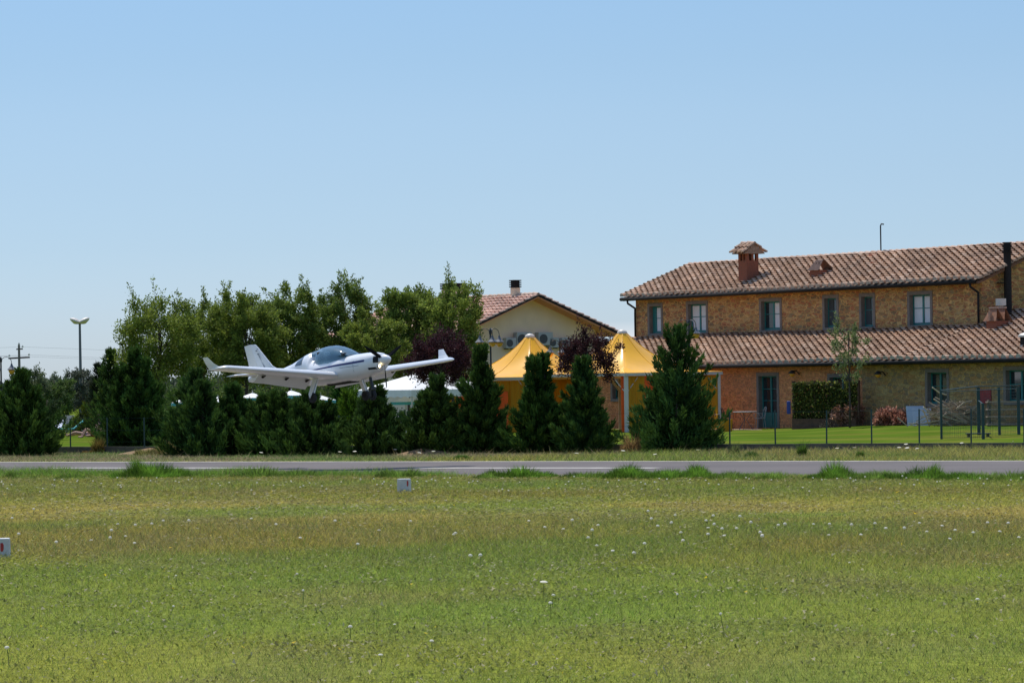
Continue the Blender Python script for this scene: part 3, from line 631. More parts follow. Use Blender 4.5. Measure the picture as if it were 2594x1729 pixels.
broadleaf(190,1090,340,952,48,1040,'distant low tree behind the olive on the skyline',OG,n=5000,col=(.11,.14,.085),col2=(.16,.19,.13),spiky=.2,clumps=30,leaf=.2)
broadleaf(345,1090,230,905,60,1060,'tree behind the double topped conifer',OG,n=8000,spiky=.6,clumps=40,leaf=.13)
SG='garden shrubs behind the conifers'
def shrub(px,D,top,hw,label,col=(.055,.10,.025),col2=None,n=5000,bot=1092,name='garden_shrub',g=SG,leaf=.09):
    return broadleaf(px,bot,D,top,hw,bot+14,label,g,n=n,col=col,col2=col2,name=name,spiky=.3,clumps=34,leaf=leaf,cat='shrub',twig=False)
shrub(118,150,1000,44,'dark leaning shrub beside the lawn gap at left',col=(.03,.055,.02))
shrub(455,146,1010,60,'dark shrub behind the wide conifer at left')
shrub(560,147,1022,60,'dense shrub behind the gap below the aircraft tail')
shrub(655,145,1025,58,'dense shrub left of the near wheel')
shrub(745,147,1024,60,'dense shrub below the near wheel')
shrub(835,148,1026,50,'green shrub behind the narrow cypresses',col=(.06,.12,.025))
shrub(915,152,1024,46,'shrub below the nose wheel')
shrub(1010,146,1040,50,'shrub below the white gazebo',col=(.05,.11,.03))
shrub(395,160,960,60,'leafy shrub under the loose tree at left')
shrub(500,165,945,60,'yellow green shrub behind the aircraft fin',col=(.08,.13,.03))
shrub(700,168,935,70,'shrub mass under the tree above the tail',col=(.07,.12,.03))
shrub(820,168,930,60,'shrub mass under the tree above the canopy',col=(.07,.12,.03))
shrub(930,166,925,55,'shrub mass left of the white gazebo',col=(.07,.12,.03))
shrub(590,170,940,60,'shrub mass behind the aircraft fin root',col=(.08,.13,.03))
BG='withered brown shrubs against the house'
broadleaf(2148,1082,HD(2148,.9),1026,42,1086,'withered pink brown shrub left of the slim tree trunk',BG,n=2600,col=(.30,.14,.085),col2=(.62,.36,.26),name='dry_shrub',spiky=.1,clumps=26,leaf=.13,cat='shrub',twig=False)
broadleaf(2262,1084,HD(2262,.9),1036,48,1088,'withered reddish shrub left of the white boards',BG,n=2800,col=(.24,.09,.06),col2=(.50,.26,.18),name='dry_shrub',spiky=.1,clumps=26,leaf=.13,cat='shrub',twig=False)
broadleaf(2108,1086,HD(2108,1.2),1066,26,1090,'small pale heap of dry leaves by the ivy screen',BG,n=900,col=(.42,.28,.15),col2=(.6,.42,.25),name='dry_shrub',spiky=.1,clumps=16,leaf=.1,cat='shrub',twig=False)
# clipped hedge
def hedge(p0,p1,h_,th,label,n):
    d=(p1-p0); L_=d.length; d.normalize(); nn=Vector((-d.y,d.x,0)); root=empty('clipped_hedge',p0,math.atan2(d.y,d.x),label,'hedge')
    pt=np.stack([rng.random(n)*L_,(rng.random(n)-.5)*th,np.where(rng.random(n)<.35,h_,rng.random(n)*h_)+rng.normal(0,.02,n)],-1)
    c=np.array([.10,.12,.035])*rng.uniform(.6,1.5,(n,1)); npmesh('foliage',sprigs(pt,rng.normal(0,1,(n,3)),.09,.05,.5),4,M['leaf'],c,root)
    mb=MB(); mb.box((0.05,-th*.42,0),(L_-.05,th*.42,h_*.93)); mb.build('woody_core',M['bark'],root)
a=G(192,1097,LZ); b=G(310,1097,LZ); hedge(a,b,.60,.6,'clipped pale green hedge behind the sunbathers at left',7000)
# remote hills of wood closing the horizon
def treeline(x0,x1,D,top,label,n,seed):
    xsn=np.linspace(x0,x1,60); V=[];c=[]
    px_=rng.uniform(x0,x1,n); hgt=np.array([P(0,top,D).z])*0+ (983-top)*D/F
    hz=(2.0+hgt)*(.72+.45*fbm(px_*.02+seed,px_*0,seed)); z=rng.random(n)**.7*hz
    X=(px_-CX)*D/F; pt=np.stack([X,D+rng.normal(0,2.5,n),z],-1)
    cc=np.array([.085,.11,.065])*rng.uniform(.6,1.35,(n,1))
    tag(npmesh('distant_wood',sprigs(pt,np.tile([0,0,1.],(n,1)),.9,.5,.8),4,M['leaf'],cc),label,'wood',kind='stuff')
treeline(-500,3100,480,960,'far off wood along the horizon',26000,3)
# ------------------------------------------------------------------ farmhouse
house=empty('stone_farmhouse',O,-AL,'long two storey rubble stone farmhouse with clay tile roofs','house')
def hp(px,py,c,o=None):
    """pixel ray -> local (u,z) on the wall plane v=c"""
    o=O if o is None else o
    d=P(px,py,100.)-Vector((0,0,H)); q=o+Vn*c; t=(q.x*Vn.x+q.y*Vn.y)/(d.x*Vn.x+d.y*Vn.y); p=Vector((0,0,H))+d*t
    return (p-q).dot(U),p.z
def hu(px,py,c,o=None):
    """pixel ray -> local (v,z) on the plane u=c"""
    o=O if o is None else o
    d=P(px,py,100.)-Vector((0,0,H)); q=o+U*c; t=(q.x*U.x+q.y*U.y)/(d.x*U.x+d.y*U.y); p=Vector((0,0,H))+d*t
    return (p-q).dot(Vn),p.z
def wall_front(mb,c,u0,u1,z0,z1,ops,dep=.26,side=False):
    us=sorted({u0,u1}|{x for o in ops for x in o[:2]}); zs=sorted({z0,z1}|{x for o in ops for x in o[2:4]})
    def p(u,z,v): return (v,u,z) if side else (u,v,z)
    for a,b in zip(us,us[1:]):
        for e,f in zip(zs,zs[1:]):
            m_,k_=(a+b)/2,(e+f)/2
            if any(o[0]<m_<o[1] and o[2]<k_<o[3] for o in ops): continue
            mb.quad(p(a,e,c),p(b,e,c),p(b,f,c),p(a,f,c))
def window(par,c,u0,u1,z0,z1,kind,label=None,name='window',sw=.15):
    s=MB(); pr=.025; x0,x1=u0-sw,u1+sw; zz0,zz1=z0-(sw*.8 if name=='window' else 0),z1+sw
    s.box((x0,c-pr,zz0),(u0,c+.26,zz1)); s.box((u1,c-pr,zz0),(x1,c+.26,zz1)); s.box((u0,c-pr,z1),(u1,c+.26,zz1))
    if name=='window': s.box((u0,c-pr-.03,zz0),(u1,c+.26,z0))
    wdw=s.build(name,M['surround'],par)
    if label: wdw['label']=label
    f=MB(); v0,v1=c+.17,c+.22; fw=.055; um=(u0+u1)/2
    f.box((u0,v0,z0),(u0+fw,v1,z1)); f.box((u1-fw,v0,z0),(u1,v1,z1)); f.box((u0+fw,v0,z1-fw),(u1-fw,v1,z1)); f.box((u0+fw,v0,z0),(u1-fw,v1,z0+fw*1.6))
    panes=[]
    hh=z1-z0; zb=z0+fw*1.6; zt=z1-fw
    if kind=='curtain': lo=[(u0+fw,um-.045,'curtain'),(um+.045,u1-fw,'curtain')]
    elif kind=='half': lo=[(u0+fw,um-.045,'glass'),(um+.045,u1-fw,'curtain')]
    elif kind=='dark': lo=[(u0+fw,um-.04,'glass'),(um+.04,u1-fw,'glass')]
    elif kind=='open': lo=[(u0+fw,u1-fw,'glass')]
    elif kind=='single': lo=[(u0+fw+.25,u1-fw,'curtain')]
    if kind=='single': f.box((u0+fw,v0,zb),(u0+fw+.25,v1-.01,zt))
    elif kind=='open':
        q_=MB(); q_.box((u0+fw,v0+.01,zb),(u0+fw+.34,v1-.01,zt)); q_.build('shutter',M['shade'],wdw)
    else: f.box((um-.045,v0-.012,zb),(um+.045,v1,zt))
    bars=[.55] if name=='window' else [.34,.67]
    zp=zb
    if name=='door':
        zp=zb+.55; f.box((u0+fw,v0+.01,zb),(um-.045,v1,zp)); f.box((um+.045,v0+.01,zb),(u1-fw,v1,zp))
    cuts=[zp]+[zp+(zt-zp)*b for b in bars]+[zt]
    for a,b,mn in lo:
        for q in cuts[1:-1]: f.box((a,v0+.008,q-.014),(b,v1,q+.014))
        for e,g_ in zip(cuts,cuts[1:]):
            pm=MB(); pm.quad((a,v0+.03,e+.014),(b,v0+.03,e+.014),(b,v0+.03,g_-.014),(a,v0+.03,g_-.014)); pm.build('pane',M['curtain' if (mn=='curtain') else 'glass'],wdw)
    f.build('frame',M['teal'],wdw)
    return wdw
def tiles(mb,u0,u1,v0,z0,v1,z1,tk=(.6,.85),pitch=.44,exp=.28,pal=None,seed=1,skip=None,cr=.165):  # default tk darkens the trays, painting in the shade between the round tiles
    rr=random.Random(seed); L_=math.hypot(v1-v0,z1-z0); dv,dz=(v1-v0)/L_,(z1-z0)/L_; nv,nz_=-dz,dv
    if v1<v0: nv,nz_=-dz,dv; 
    if nz_<0: nv,nz_=-nv,-nz_
    nc=int(round((u1-u0)/pitch)); pitch=(u1-u0)/nc; nr=max(1,int(round(L_/exp))); ex=L_/nr
    pal=pal or [(.47,.29,.185),(.50,.32,.21),(.43,.26,.165),(.45,.275,.17),(.55,.38,.265),(.36,.225,.15),(.48,.30,.195)]
    def pt(u,s,h):
        h+=.016*math.sin(u*1.3+s*.9+seed)+.020*math.sin(u*.37+seed)
        return (u,v0+dv*s+nv*h,z0+dz*s+nz_*h)
    K=6
    for i in range(nc+1):
        uc=u0+i*pitch
        for j in range(nr):
            s0=j*ex-.03; s1=s0+ex+.05; jx=rr.uniform(-.016,.016); lift=rr.uniform(-.01,.008)
            c=rr.choice(pal); k=rr.uniform(.82,1.15)*(.92+.16*math.sin(uc*.8+seed)*math.sin(s0*1.9+uc*.5)); c=tuple(x*k for x in c)
            if skip and skip(uc,s0): continue
            vs=[]
            for (s,rad,h) in ((s0,cr,.075+lift),(s1,cr*.80,.025)):
                for q in range(K+1):
                    a=PI*q/K; vs.append(pt(uc+jx-math.cos(a)*rad,s,h+math.sin(a)*rad*1.0))
            fs=[(q,q+1,K+1+q+1,K+1+q) for q in range(K)]
            vs+=[pt(uc+jx+rad_*sg,s0,.0) for rad_,sg in ((cr,-1),(cr,1))]
            mb.add(vs,fs,c)
            if j==0: mb.add([vs[q] for q in range(K+1)],[tuple(range(K+1))],(.50,.43,.38))
    for i in range(nc):
        ua=u0+i*pitch+cr*.7; ub=u0+(i+1)*pitch-cr*.7
        for j in range(nr):
            s0=j*ex-.01; s1=s0+ex+.02; c=rr.choice(pal); k=rr.uniform(*tk); c=tuple(x*k for x in c)
            if skip and skip((ua+ub)/2,s0): continue
            mb.add([pt(ua,s0,.045),pt(ub,s0,.045),pt(ub,s1,.012),pt(ua,s1,.012),pt(ua,s0,.0),pt(ub,s0,.0)],[(0,1,2,3),(4,5,1,0)],c)
    return pt
def ridge_tiles(mb,u0,u1,v,z,r=.14,seed=2):
    rr=random.Random(seed); n=int((u1-u0)/.42)
    for i in range(n):
        a=u0+(u1-u0)*i/n; b=u0+(u1-u0)*(i+1)/n+.04; c=rr.choice([(.50,.33,.24),(.56,.40,.30),(.44,.28,.19)]); vs=[]
        for u,rad,h in ((a,r,.03),(b,r*.86,0)):
            for q in range(7):
                t=PI*q/6; vs.append((u,v-math.cos(t)*rad,z+h+math.sin(t)*rad))
        mb.add(vs,[(q,q+1,7+q+1,7+q) for q in range(6)],c)
HU0=-24.95
PIT=.39; EV=-.45; RV=3.35; ZR=ZE+PIT*(RV-EV)
wz=ZE+.30*.45
# upper facade
ops=[];W=[]
for (x0,y0,x1,y1,kd,lb) in [(1646,775.5,1675,844,'single',None),(1744,770,1789,842,'curtain',None),(1929,763,1976,835.5,'half',None),(2089.5,755,2120,829,'open',None),(2183,751,2212,827,'open',None),(2305,746,2357,823,'curtain',None)]:
    ua,za=hp(x0,(y0+y1)/2,0); ub,zb_=hp(x1,(y0+y1)/2,0); _,zt_=hp((x0+x1)/2,y0,0); _,zl=hp((x0+x1)/2,y1,0)
    ops.append((ua,ub,zl,zt_)); W.append(kd)
mb=MB(); wall_front(mb,0,HU0,0,0,wz,ops)
mb.build('upper_wall',M['stone'],house)
mb=MB()  # gable ends and back
for uu in (HU0,0):
    vs=[(uu,0,0),(uu,RV*2,0),(uu,RV*2,wz),(uu,RV,ZR-.02),(uu,0,wz)]
    mb.add(vs,[(0,1,2,3,4)] if uu==0 else [(4,3,2,1,0)])
mb.quad((HU0,RV*2,0),(0,RV*2,0),(0,RV*2,wz),(HU0,RV*2,wz)); mb.build('gable_wall',M['stone'],house)
mb=MB()
for o_ in ops: mb.box((o_[0]-.3,.262,o_[2]-.3),(o_[1]+.3,1.2,o_[3]+.25))
mb.build('room_interior',M['dark'],house)
for o_,kd in zip(ops,W): window(house,0,*o_,kd)
mb=MB()
chs={}
def roof_hit(px,py,v0,z0,v1,z1):
    n=Vn*(-(z1-z0))+Vector((0,0,v1-v0)); q=O+Vn*v0+Vector((0,0,z0)); o=Vector((0,0,H)); d=P(px,py,100.)-o
    t=(q-o).dot(n)/d.dot(n); p=o+d*t-O; return p.dot(U),p.dot(Vn),p.z
tiles(mb,HU0-.35,.32,EV,ZE+.03,RV,ZR+.03,seed=3)
tiles(mb,HU0-.35,.32,RV*2-EV,ZE+.03,RV,ZR+.03,seed=4,exp=.8,pitch=.6)
ridge_tiles(mb,HU0-.4,.36,RV,ZR+.06)
roof=mb.build('roof',M['tile'],house)
mb=MB()
for a,b in ((EV,RV),(RV*2-EV,RV)):
    s=1 if b>a else -1
    mb.add([(HU0-.4,a,ZE),(.36,a,ZE),(.36,b,ZR),(HU0-.4,b,ZR),(HU0-.4,a,ZE-.11),(.36,a,ZE-.11),(.36,b,ZR-.11),(HU0-.4,b,ZR-.11)],[(0,1,2,3),(7,6,5,4),(0,4,5,1),(1,5,6,2),(3,7,4,0)])
mb.build('roof_deck',M['tilebase'],roof)
mb=MB(); mb.tube([(HU0-.45,EV-.07,ZE-.02),(.2,EV-.07,ZE-.02)],.085,10); gt_=mb.build('gutter',M['gutter'],house,smooth=True)
for uu in (-.12,HU0+.08):
    mb=MB(); mb.tube([(uu,EV-.07,ZE-.05),(uu,EV-.05,ZE-.22),(uu,-.10,ZE-.45),(uu,-.10,ZE-.7),(uu,-.10,4.2)],.05,8); mb.build('downpipe',M['gutter'],house,smooth=True)
# lean-to range in front
LE=-4.2
_,ZL=hp(2220,921,LE); ZL+=.05
_,ZT=hp(2465,832,0.)
sl=(ZT-ZL)/(0-LE); LU1=9.5; VB=1.9; ZB=ZL+sl*(VB-LE)
lwz=ZL+sl*.45-.06
US=hp(2185,1000,LV)[0]
lops=[];LK=[]
for (x0,y0,x1,y1,kd,nm) in [(1923,952,1969,1080,'dark','door'),(2103,955,2152,1080,'dark','door'),(2350.5,943,2399,1022,'dark','window'),(2549,937,2612,1017,'dark','window'),(1552,965,1580,1010,'dark','window')]:
    ua,_=hp(x0,(y0+y1)/2,LV); ub,_=hp(x1,(y0+y1)/2,LV); _,zt_=hp((x0+x1)/2,y0,LV); _,zl=hp((x0+x1)/2,y1,LV)
    if nm=='door': zl=LZ+.05
    lops.append((ua,ub,zl,zt_)); LK.append((kd,nm))
mb=MB(); wall_front(mb,LV,HU0,US,-.1,lwz,[o_ for o_ in lops if o_[0]<US]); mb.build('front_wall',M['stone2'],house)['label']='warm brick and stone front wall'
mb=MB(); wall_front(mb,LV,US,LU1,-.1,lwz,[o_ for o_ in lops if o_[0]>=US]); mb.build('front_wall',M['stone3'],house)['label']='greyer rubble front wall at right'
mb=MB(); mb.add([(HU0,LV,-.1),(HU0,0,-.1),(HU0,0,ZT-.05),(HU0,LV,lwz)],[(3,2,1,0)]); mb.build('side_wall',M['stone'],house); mb=MB(); mb.add([(LU1,LV,-.1),(LU1,VB,-.1),(LU1,VB,ZB-.05),(LU1,LV,lwz)],[(0,1,2,3)]); mb.build('side_wall',M['stone'],house)
mb=MB()
for o_ in lops: mb.box((o_[0]-.3,LV+.262,o_[2]-.2),(o_[1]+.3,LV+1.3,o_[3]+.2))
mb.build('room_interior',M['dark'],house)
for o_,(kd,nm) in zip(lops,LK): window(house,LV,*o_,kd,name=nm)
mb=MB()
tiles(mb,HU0-.3,-.02,LE,ZL+.03,-.02,ZT+.02,seed=8)
tiles(mb,.10,LU1,LE,ZL+.03,VB,ZB+.03,seed=9)
ridge_tiles(mb,.1,LU1,VB,ZB+.05)
lr=mb.build('lower_roof',M['tile'],house)
mb=MB(); mb.add([(HU0-.3,LE,ZL),(LU1,LE,ZL),(LU1,VB,ZB),(.02,VB,ZB),(.02,-.005,ZT),(HU0-.3,-.005,ZT),(HU0-.3,LE,ZL-.1),(LU1,LE,ZL-.1)],[(0,1,2,3,4,5),(0,6,7,1)])
mb.add([(HU0-.3,LE,ZL-.1),(LU1,LE,ZL-.1),(LU1,LV,lwz-.03),(HU0-.3,LV,lwz-.03)],[(3,2,1,0)]); mb.build('roof_deck',M['tilebase'],lr)
mb=MB(); mb.tube([(HU0-.35,LE-.07,ZL-.02),(LU1,LE-.07,ZL-.02)],.085,10); mb.build('gutter',M['gutter'],house,smooth=True)
# strip of lead where the two lower roofs meet
ua,va,za=roof_hit(2220,915,LE,ZL,0,ZT); 
mb=MB(); n_=Vector((0,-sl,1)).normalized(); mb.tube([Vector((ua,LE+.05,ZL+sl*.05))+n_*.17,Vector((ua,-.05,ZT))+n_*.17],.035,6); mb.build('roof_flashing',M['gutter'],lr)
# chimneys: parts of the roofs
def chimney(px,py,v0,z0,v1,z1,par,s,h_,kind,label):
    u,v,z=roof_hit(px,py,v0,z0,v1,z1); b=MB(); s2=s/2; slp=(z1-z0)/(v1-v0)
    v=v+s2
    b.box((u-s2,v-s2,z-.5),(u+s2,v+s2,z+h_))
    c=b.build('chimney',M['brick'],par); c['label']=label
    if kind=='gable':
        t=z+h_; q=MB()
        for sx in (-1,1):
            for sy in (-1,0,1):
                q.box((u+sx*s2*.82-.07,v+sy*s2*.80-.06,t),(u+sx*s2*.82+.07,v+sy*s2*.80+.06,t+.30))
        q.box((u-.05,v-s2*.95,t),(u+.05,v-s2*.95+.12,t+.30)); q.build('vent_pillars',M['brick'],c)
        q=MB(); q.box((u-s2*.6,v-s2*.5,t),(u+s2*.6,v+s2*.5,t+.28)); q.build('flue',M['dark'],c)
        q=MB(); ov=s2+.27; tt=t+.30
        q.add([(u-s2-.14,v-ov,tt),(u+s2+.14,v-ov,tt),(u+s2+.14,v,tt+.42),(u-s2-.14,v,tt+.42),(u-s2-.14,v+ov,tt),(u+s2+.14,v+ov,tt)],[(0,1,2,3),(3,2,5,4),(0,3,4),(1,5,2),(0,4,5,1)],(.3,.2,.14))
        tiles(q,u-s2-.12,u+s2+.12,v-ov,tt+.02,v,tt+.44,pitch=.34,exp=.30,cr=.10,seed=5); tiles(q,u-s2-.12,u+s2+.12,v+ov,tt+.02,v,tt+.44,pitch=.34,exp=.30,cr=.10,seed=6)
        ridge_tiles(q,u-s2-.15,u+s2+.15,v,tt+.45,r=.10); q.build('tile_cap',M['tile'],c)
    elif kind=='lid':
        t=z+h_; q=MB()
        q.add([(u-s2-.06,v-s2-.10,t+.005),(u+s2+.06,v-s2-.10,t+.005),(u+s2*.7,v-.08,t+.46),(u-s2*.7,v-.08,t+.46)],[(0,1,2,3)],(.10,.06,.05))  # front slope tinted darker: its dark opening plus shade put into the colour
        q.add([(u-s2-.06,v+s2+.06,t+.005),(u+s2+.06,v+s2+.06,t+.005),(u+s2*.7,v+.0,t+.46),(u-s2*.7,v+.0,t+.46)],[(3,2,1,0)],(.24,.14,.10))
        q.box((u-s2*.35,v-s2*.55-.03,t+.03),(u-s2*.2,v-s2*.55+.01,t+.36),(.40,.26,.19)); q.box((u+s2*.2,v-s2*.55-.03,t+.03),(u+s2*.38,v-s2*.55+.01,t+.36),(.40,.26,.19))
        q.build('sloping_lid',M['tile'],c)
    elif kind=='tent':
        t=z+h_; q=MB()
        for yy in (v-s2*.6,v+s2*.75):
            q.add([(u-s2-.1,yy-.22,t),(u+s2+.1,yy-.22,t),(u+s2*.7,yy,t+.52),(u-s2*.7,yy,t+.52),(u+s2+.1,yy+.22,t),(u-s2-.1,yy+.22,t)],[(0,1,2,3),(3,2,4,5)],(.30,.15,.09))
            q.box((u-s2*.8,yy-.05,t+.50),(u+s2*.8,yy+.05,t+.56),(.5,.33,.24)); q.box((u-.05,yy-.24,t),(u+.05,yy-.12,t+.4),(.40,.25,.17))
        q.build('tile_cowl',M['tile'],c)
    return c
chimney(1882,724,EV,ZE,RV,ZR,roof,.64,1.12,'gable','tall brick chimney with a tiled gable cap')
chimney(2064,711,EV,ZE,RV,ZR,roof,.72,.45,'lid','low brick chimney with sloping lids')
chimney(2512,846,LE,ZL,VB,ZB,lr,.62,.52,'tent','brick chimney with two tent shaped clay cowls')
u,v,z=roof_hit(2224,650,EV,ZE,RV,ZR); v=min(v,RV)
mb=MB(); mb.tube([(u,RV,ZR-.1),(u,RV,ZR+1.28),(u+.06,RV,ZR+1.35),(u+.22,RV,ZR+1.33)],.030,7); mb.build('mast',M['gutter'],roof)
for (px_,py_) in ((2210,656),(2214,676)):
    u,v,z=roof_hit(px_,py_,EV,ZE,RV,ZR); mb=MB(); mb.box((u-.12,v-.1,z),(u+.12,v+.12,z+.22)); mb.build('roof_vent',M['soffit'],roof)
# tall dark flue, small steel flue, white cowl
v_,z_=hu(2554,800,.35)
mb=MB(); vt,zt_=hu(2553,616,.35); mb.tube([(.35,v_,ZT),(.35,v_,zt_)],.155,14); 
for k in range(5): mb.tube([(.35,v_,zt_-.10-.07*k),(.35,v_,zt_-.065-.07*k)],.20,14)
mb.tube([(.35,v_,zt_),(.35,v_,zt_+.04)],.19,14); mb.box((.02,v_-.3,zt_-1.62),(.3,v_+.0,zt_-1.58)); mb.build('flue_pipe',M['gutter'],house,smooth=False)
v_,z_=hu(2536,805,.9); _,z1_=hu(2536,774,.9); _,z2_=hu(2536,756,.9)
mb=MB(); mb.tube([(.9,v_,z_-.6),(.9,v_,z1_)],.10,12); q=mb.build('vent_pipe',M['whitemetal'],house,smooth=True)
mb=MB(); mb.tube([(.9,v_,z1_),(.9,v_,z2_)],.21,16); mb.build('cowl',M['whitemetal'],q)
u,v,z=roof_hit(2592,888,LE,ZL,VB,ZB); mb=MB(); mb.box((u-.22,v,z-.2),(u+.22,v+.44,z+.22)); q=mb.build('roof_vent_box',M['whitemetal'],lr); mb=MB(); mb.box((u-.20,v+.02,z+.22),(u+.20,v+.42,z+.52)); mb.build('louvre',M['dark'],q); mb=MB(); mb.lathe([(.36,.52),(.36,.60),(.22,.68),(.12,.70),(.12,.78),(.01,.80)],18,(u,v+.22,z)); mb.build('lid',M['whitemetal'],q,smooth=False)
# wall lamps and awning bracket
for (px_,py_) in ((2025,942),(2243,944)):
    u,z=hp(px_,py_,LV); mb=MB(); mb.tube([(u,LV,z-.1),(u,LV-.15,z+.05),(u,LV-.35,z+.05)],.025,6); mb.lathe([(.03,.08),(.16,-.02),(.15,-.06)],12,(u,LV-.38,z)); q=mb.build('wall_lamp',M['black'],house); mb=MB(); mb.lathe([(.12,-.07),(.10,-.14),(.03,-.19)],10,(u,LV-.38,z)); mb.build('lamp_glass',M['lampglass'],q)
u,z=hp(2497,985,LV); u2,z2=hp(2512,1022,LV); u1,z1=hp(2481,1022,LV); mb=MB(); mb.box((u1,LV-.04,z2),(u2,LV-.005,z)); mb.build('red_panel',M['rusty'],house)
# ------------------------------------------------------------------ plaster house behind
a=P(1337,749,180.); O2=Vector((a.x,a.y,0)); ZA=a.z; h2=empty('plaster_house',O2,-AL,'cream plastered house with a gabled pink tile roof behind the tents','house')
hw2=4.9; pit2=.405; ze2=ZA-pit2*hw2; wv=4.05
mb=MB(); L2=12.4
mb.add([(0,-wv,0),(0,wv,0),(0,wv,ZA-pit2*wv-.1),(0,0,ZA-.1),(0,-wv,ZA-pit2*wv-.1)],[(0,1,2,3,4)])
mb.add([(-L2,-wv,0),(0,-wv,0),(0,-wv,ZA-pit2*wv-.1),(-L2,-wv,ZA-pit2*wv-.1)],[(0,1,2,3)]); mb.add([(-L2,wv,0),(0,wv,0),(0,wv,ZA-pit2*wv-.1),(-L2,wv,ZA-pit2*wv-.1)],[(3,2,1,0)])
mb.add([(-L2,-wv,0),(-L2,wv,0),(-L2,wv,ZA-pit2*wv-.1),(-L2,0,ZA-.1),(-L2,-wv,ZA-pit2*wv-.1)],[(4,3,2,1,0)])
mb.build('wall',M['plaster'],h2)
pk=[(.68,.42,.31),(.72,.46,.35),(.64,.39,.28),(.70,.44,.32)]
mb=MB(); tiles(mb,-L2-.5,.95,-hw2,ze2,0,ZA,pitch=.40,exp=.40,tk=(.95,1.05),pal=pk,seed=12,cr=.10); tiles(mb,-L2-.5,.95,hw2,ze2,0,ZA,pitch=.40,exp=.40,tk=(.95,1.05),pal=pk,seed=13,cr=.10); ridge_tiles(mb,-L2-.5,.98,0,ZA+.03,r=.12); r2_=mb.build('roof',M['tile'],h2)
mb=MB(); th=.10
for s in (-1,1):
    vs=[(-L2-.5,s*hw2,ze2-.02),(.97,s*hw2,ze2-.02),(.97,0,ZA-.02),(-L2-.5,0,ZA-.02)]; lo=[(x,y,z-th) for x,y,z in vs]
    mb.add(vs+lo,[(0,1,2,3),(7,6,5,4),(0,4,5,1),(1,5,6,2),(3,7,4,0)])
mb.build('soffit',M['soffit'],r2_)
mb=MB()
for s in (-1,1):
    mb.add([(.975,s*(hw2+.02),ze2-.06),(.975,0,ZA-.06),(.975,0,ZA+.08),(.975,s*(hw2+.02),ze2+.08),(1.02,s*(hw2+.02),ze2-.06),(1.02,0,ZA-.06),(1.02,0,ZA+.08),(1.02,s*(hw2+.02),ze2+.08)],[(4,5,6,7),(3,2,6,7),(0,1,5,4)])
mb.tube([(-L2-.5,hw2+.06,ze2-.02),(1.0,hw2+.06,ze2-.02)],.08,8); mb.tube([(-L2-.5,-hw2-.06,ze2-.02),(1.0,-hw2-.06,ze2-.02)],.08,8); mb.tube([(1.0,hw2+.06,ze2-.02),(1.0,hw2+.22,ze2+.05),(1.0,hw2+.25,ze2+.18)],.05,6)
mb.build('fascia',M['gutter'],r2_)
def ch2(px,w_,ytop,ycap,u,label,sy=None):
    sv=w_; _=0
    v,zt=hu(px,ytop,u,O2); _,zc=hu(px,ycap,u,O2); mb=MB(); b=w_/2; zr=ZA-pit2*abs(v)-.5
    mb.box((u-b,v-b,zr),(u+b,v+b,zc)); c=mb.build('chimney',M['plaster'],r2_); c['label']=label
    mb=MB(); mb.box((u-b*.9,v-b*.9,zc),(u+b*.9,v+b*.9,zt-.03)); 
    for k in range(4): z=zc+(zt-zc)*(k+.5)/4; mb.box((u-b-.05,v-b-.05,z-.025),(u+b+.05,v+b+.05,z+.03))
    mb.build('louvred_cap',M['gutter'],c)
ch2(1305,.36,708,729,-1.1,'slim cream chimney with a black louvred cap')
ch2(1148,.92,717,733,-7.2,'wide cream chimney with a black cap behind the trees')
for (px_,py_,w_,h_,lb) in [(1285,869,.60,.52,'small outdoor air conditioner left of the big one'),(1318,860,.90,.74,'large outdoor air conditioner with a round fan'),(1372,858,.86,.66,'air conditioner behind the tent peak'),(1394,868,.56,.5,'small air conditioner right of the tent peak'),(1425,868,.56,.5,'rightmost air conditioner by the plum tree')]:
    v,z=hu(px_,py_,.0,O2); mb=MB(); mb.box((.06,v-w_/2,z-h_/2),(.40,v+w_/2,z+h_/2)); c=mb.build('air_conditioner',M['acwhite'],h2,bevel=.02); c['label']=lb
    mb=MB(); mm=Matrix.Translation((.405,v-w_*.16,z))@Matrix.Rotation(PI/2,4,'Y'); mb.lathe([(.001,.0),(h_*.36,.0),(h_*.36,.012),(h_*.30,.014),(.001,.012)],18,M=mm); mb.build('fan',M['fan'],c)
    mb=MB(); mb.box((.0,v-w_*.35,z-h_/2-.05),(.38,v-w_*.30,z-h_/2)); mb.box((.0,v+w_*.30,z-h_/2-.05),(.38,v+w_*.35,z-h_/2)); mb.build('bracket',M['black'],c)
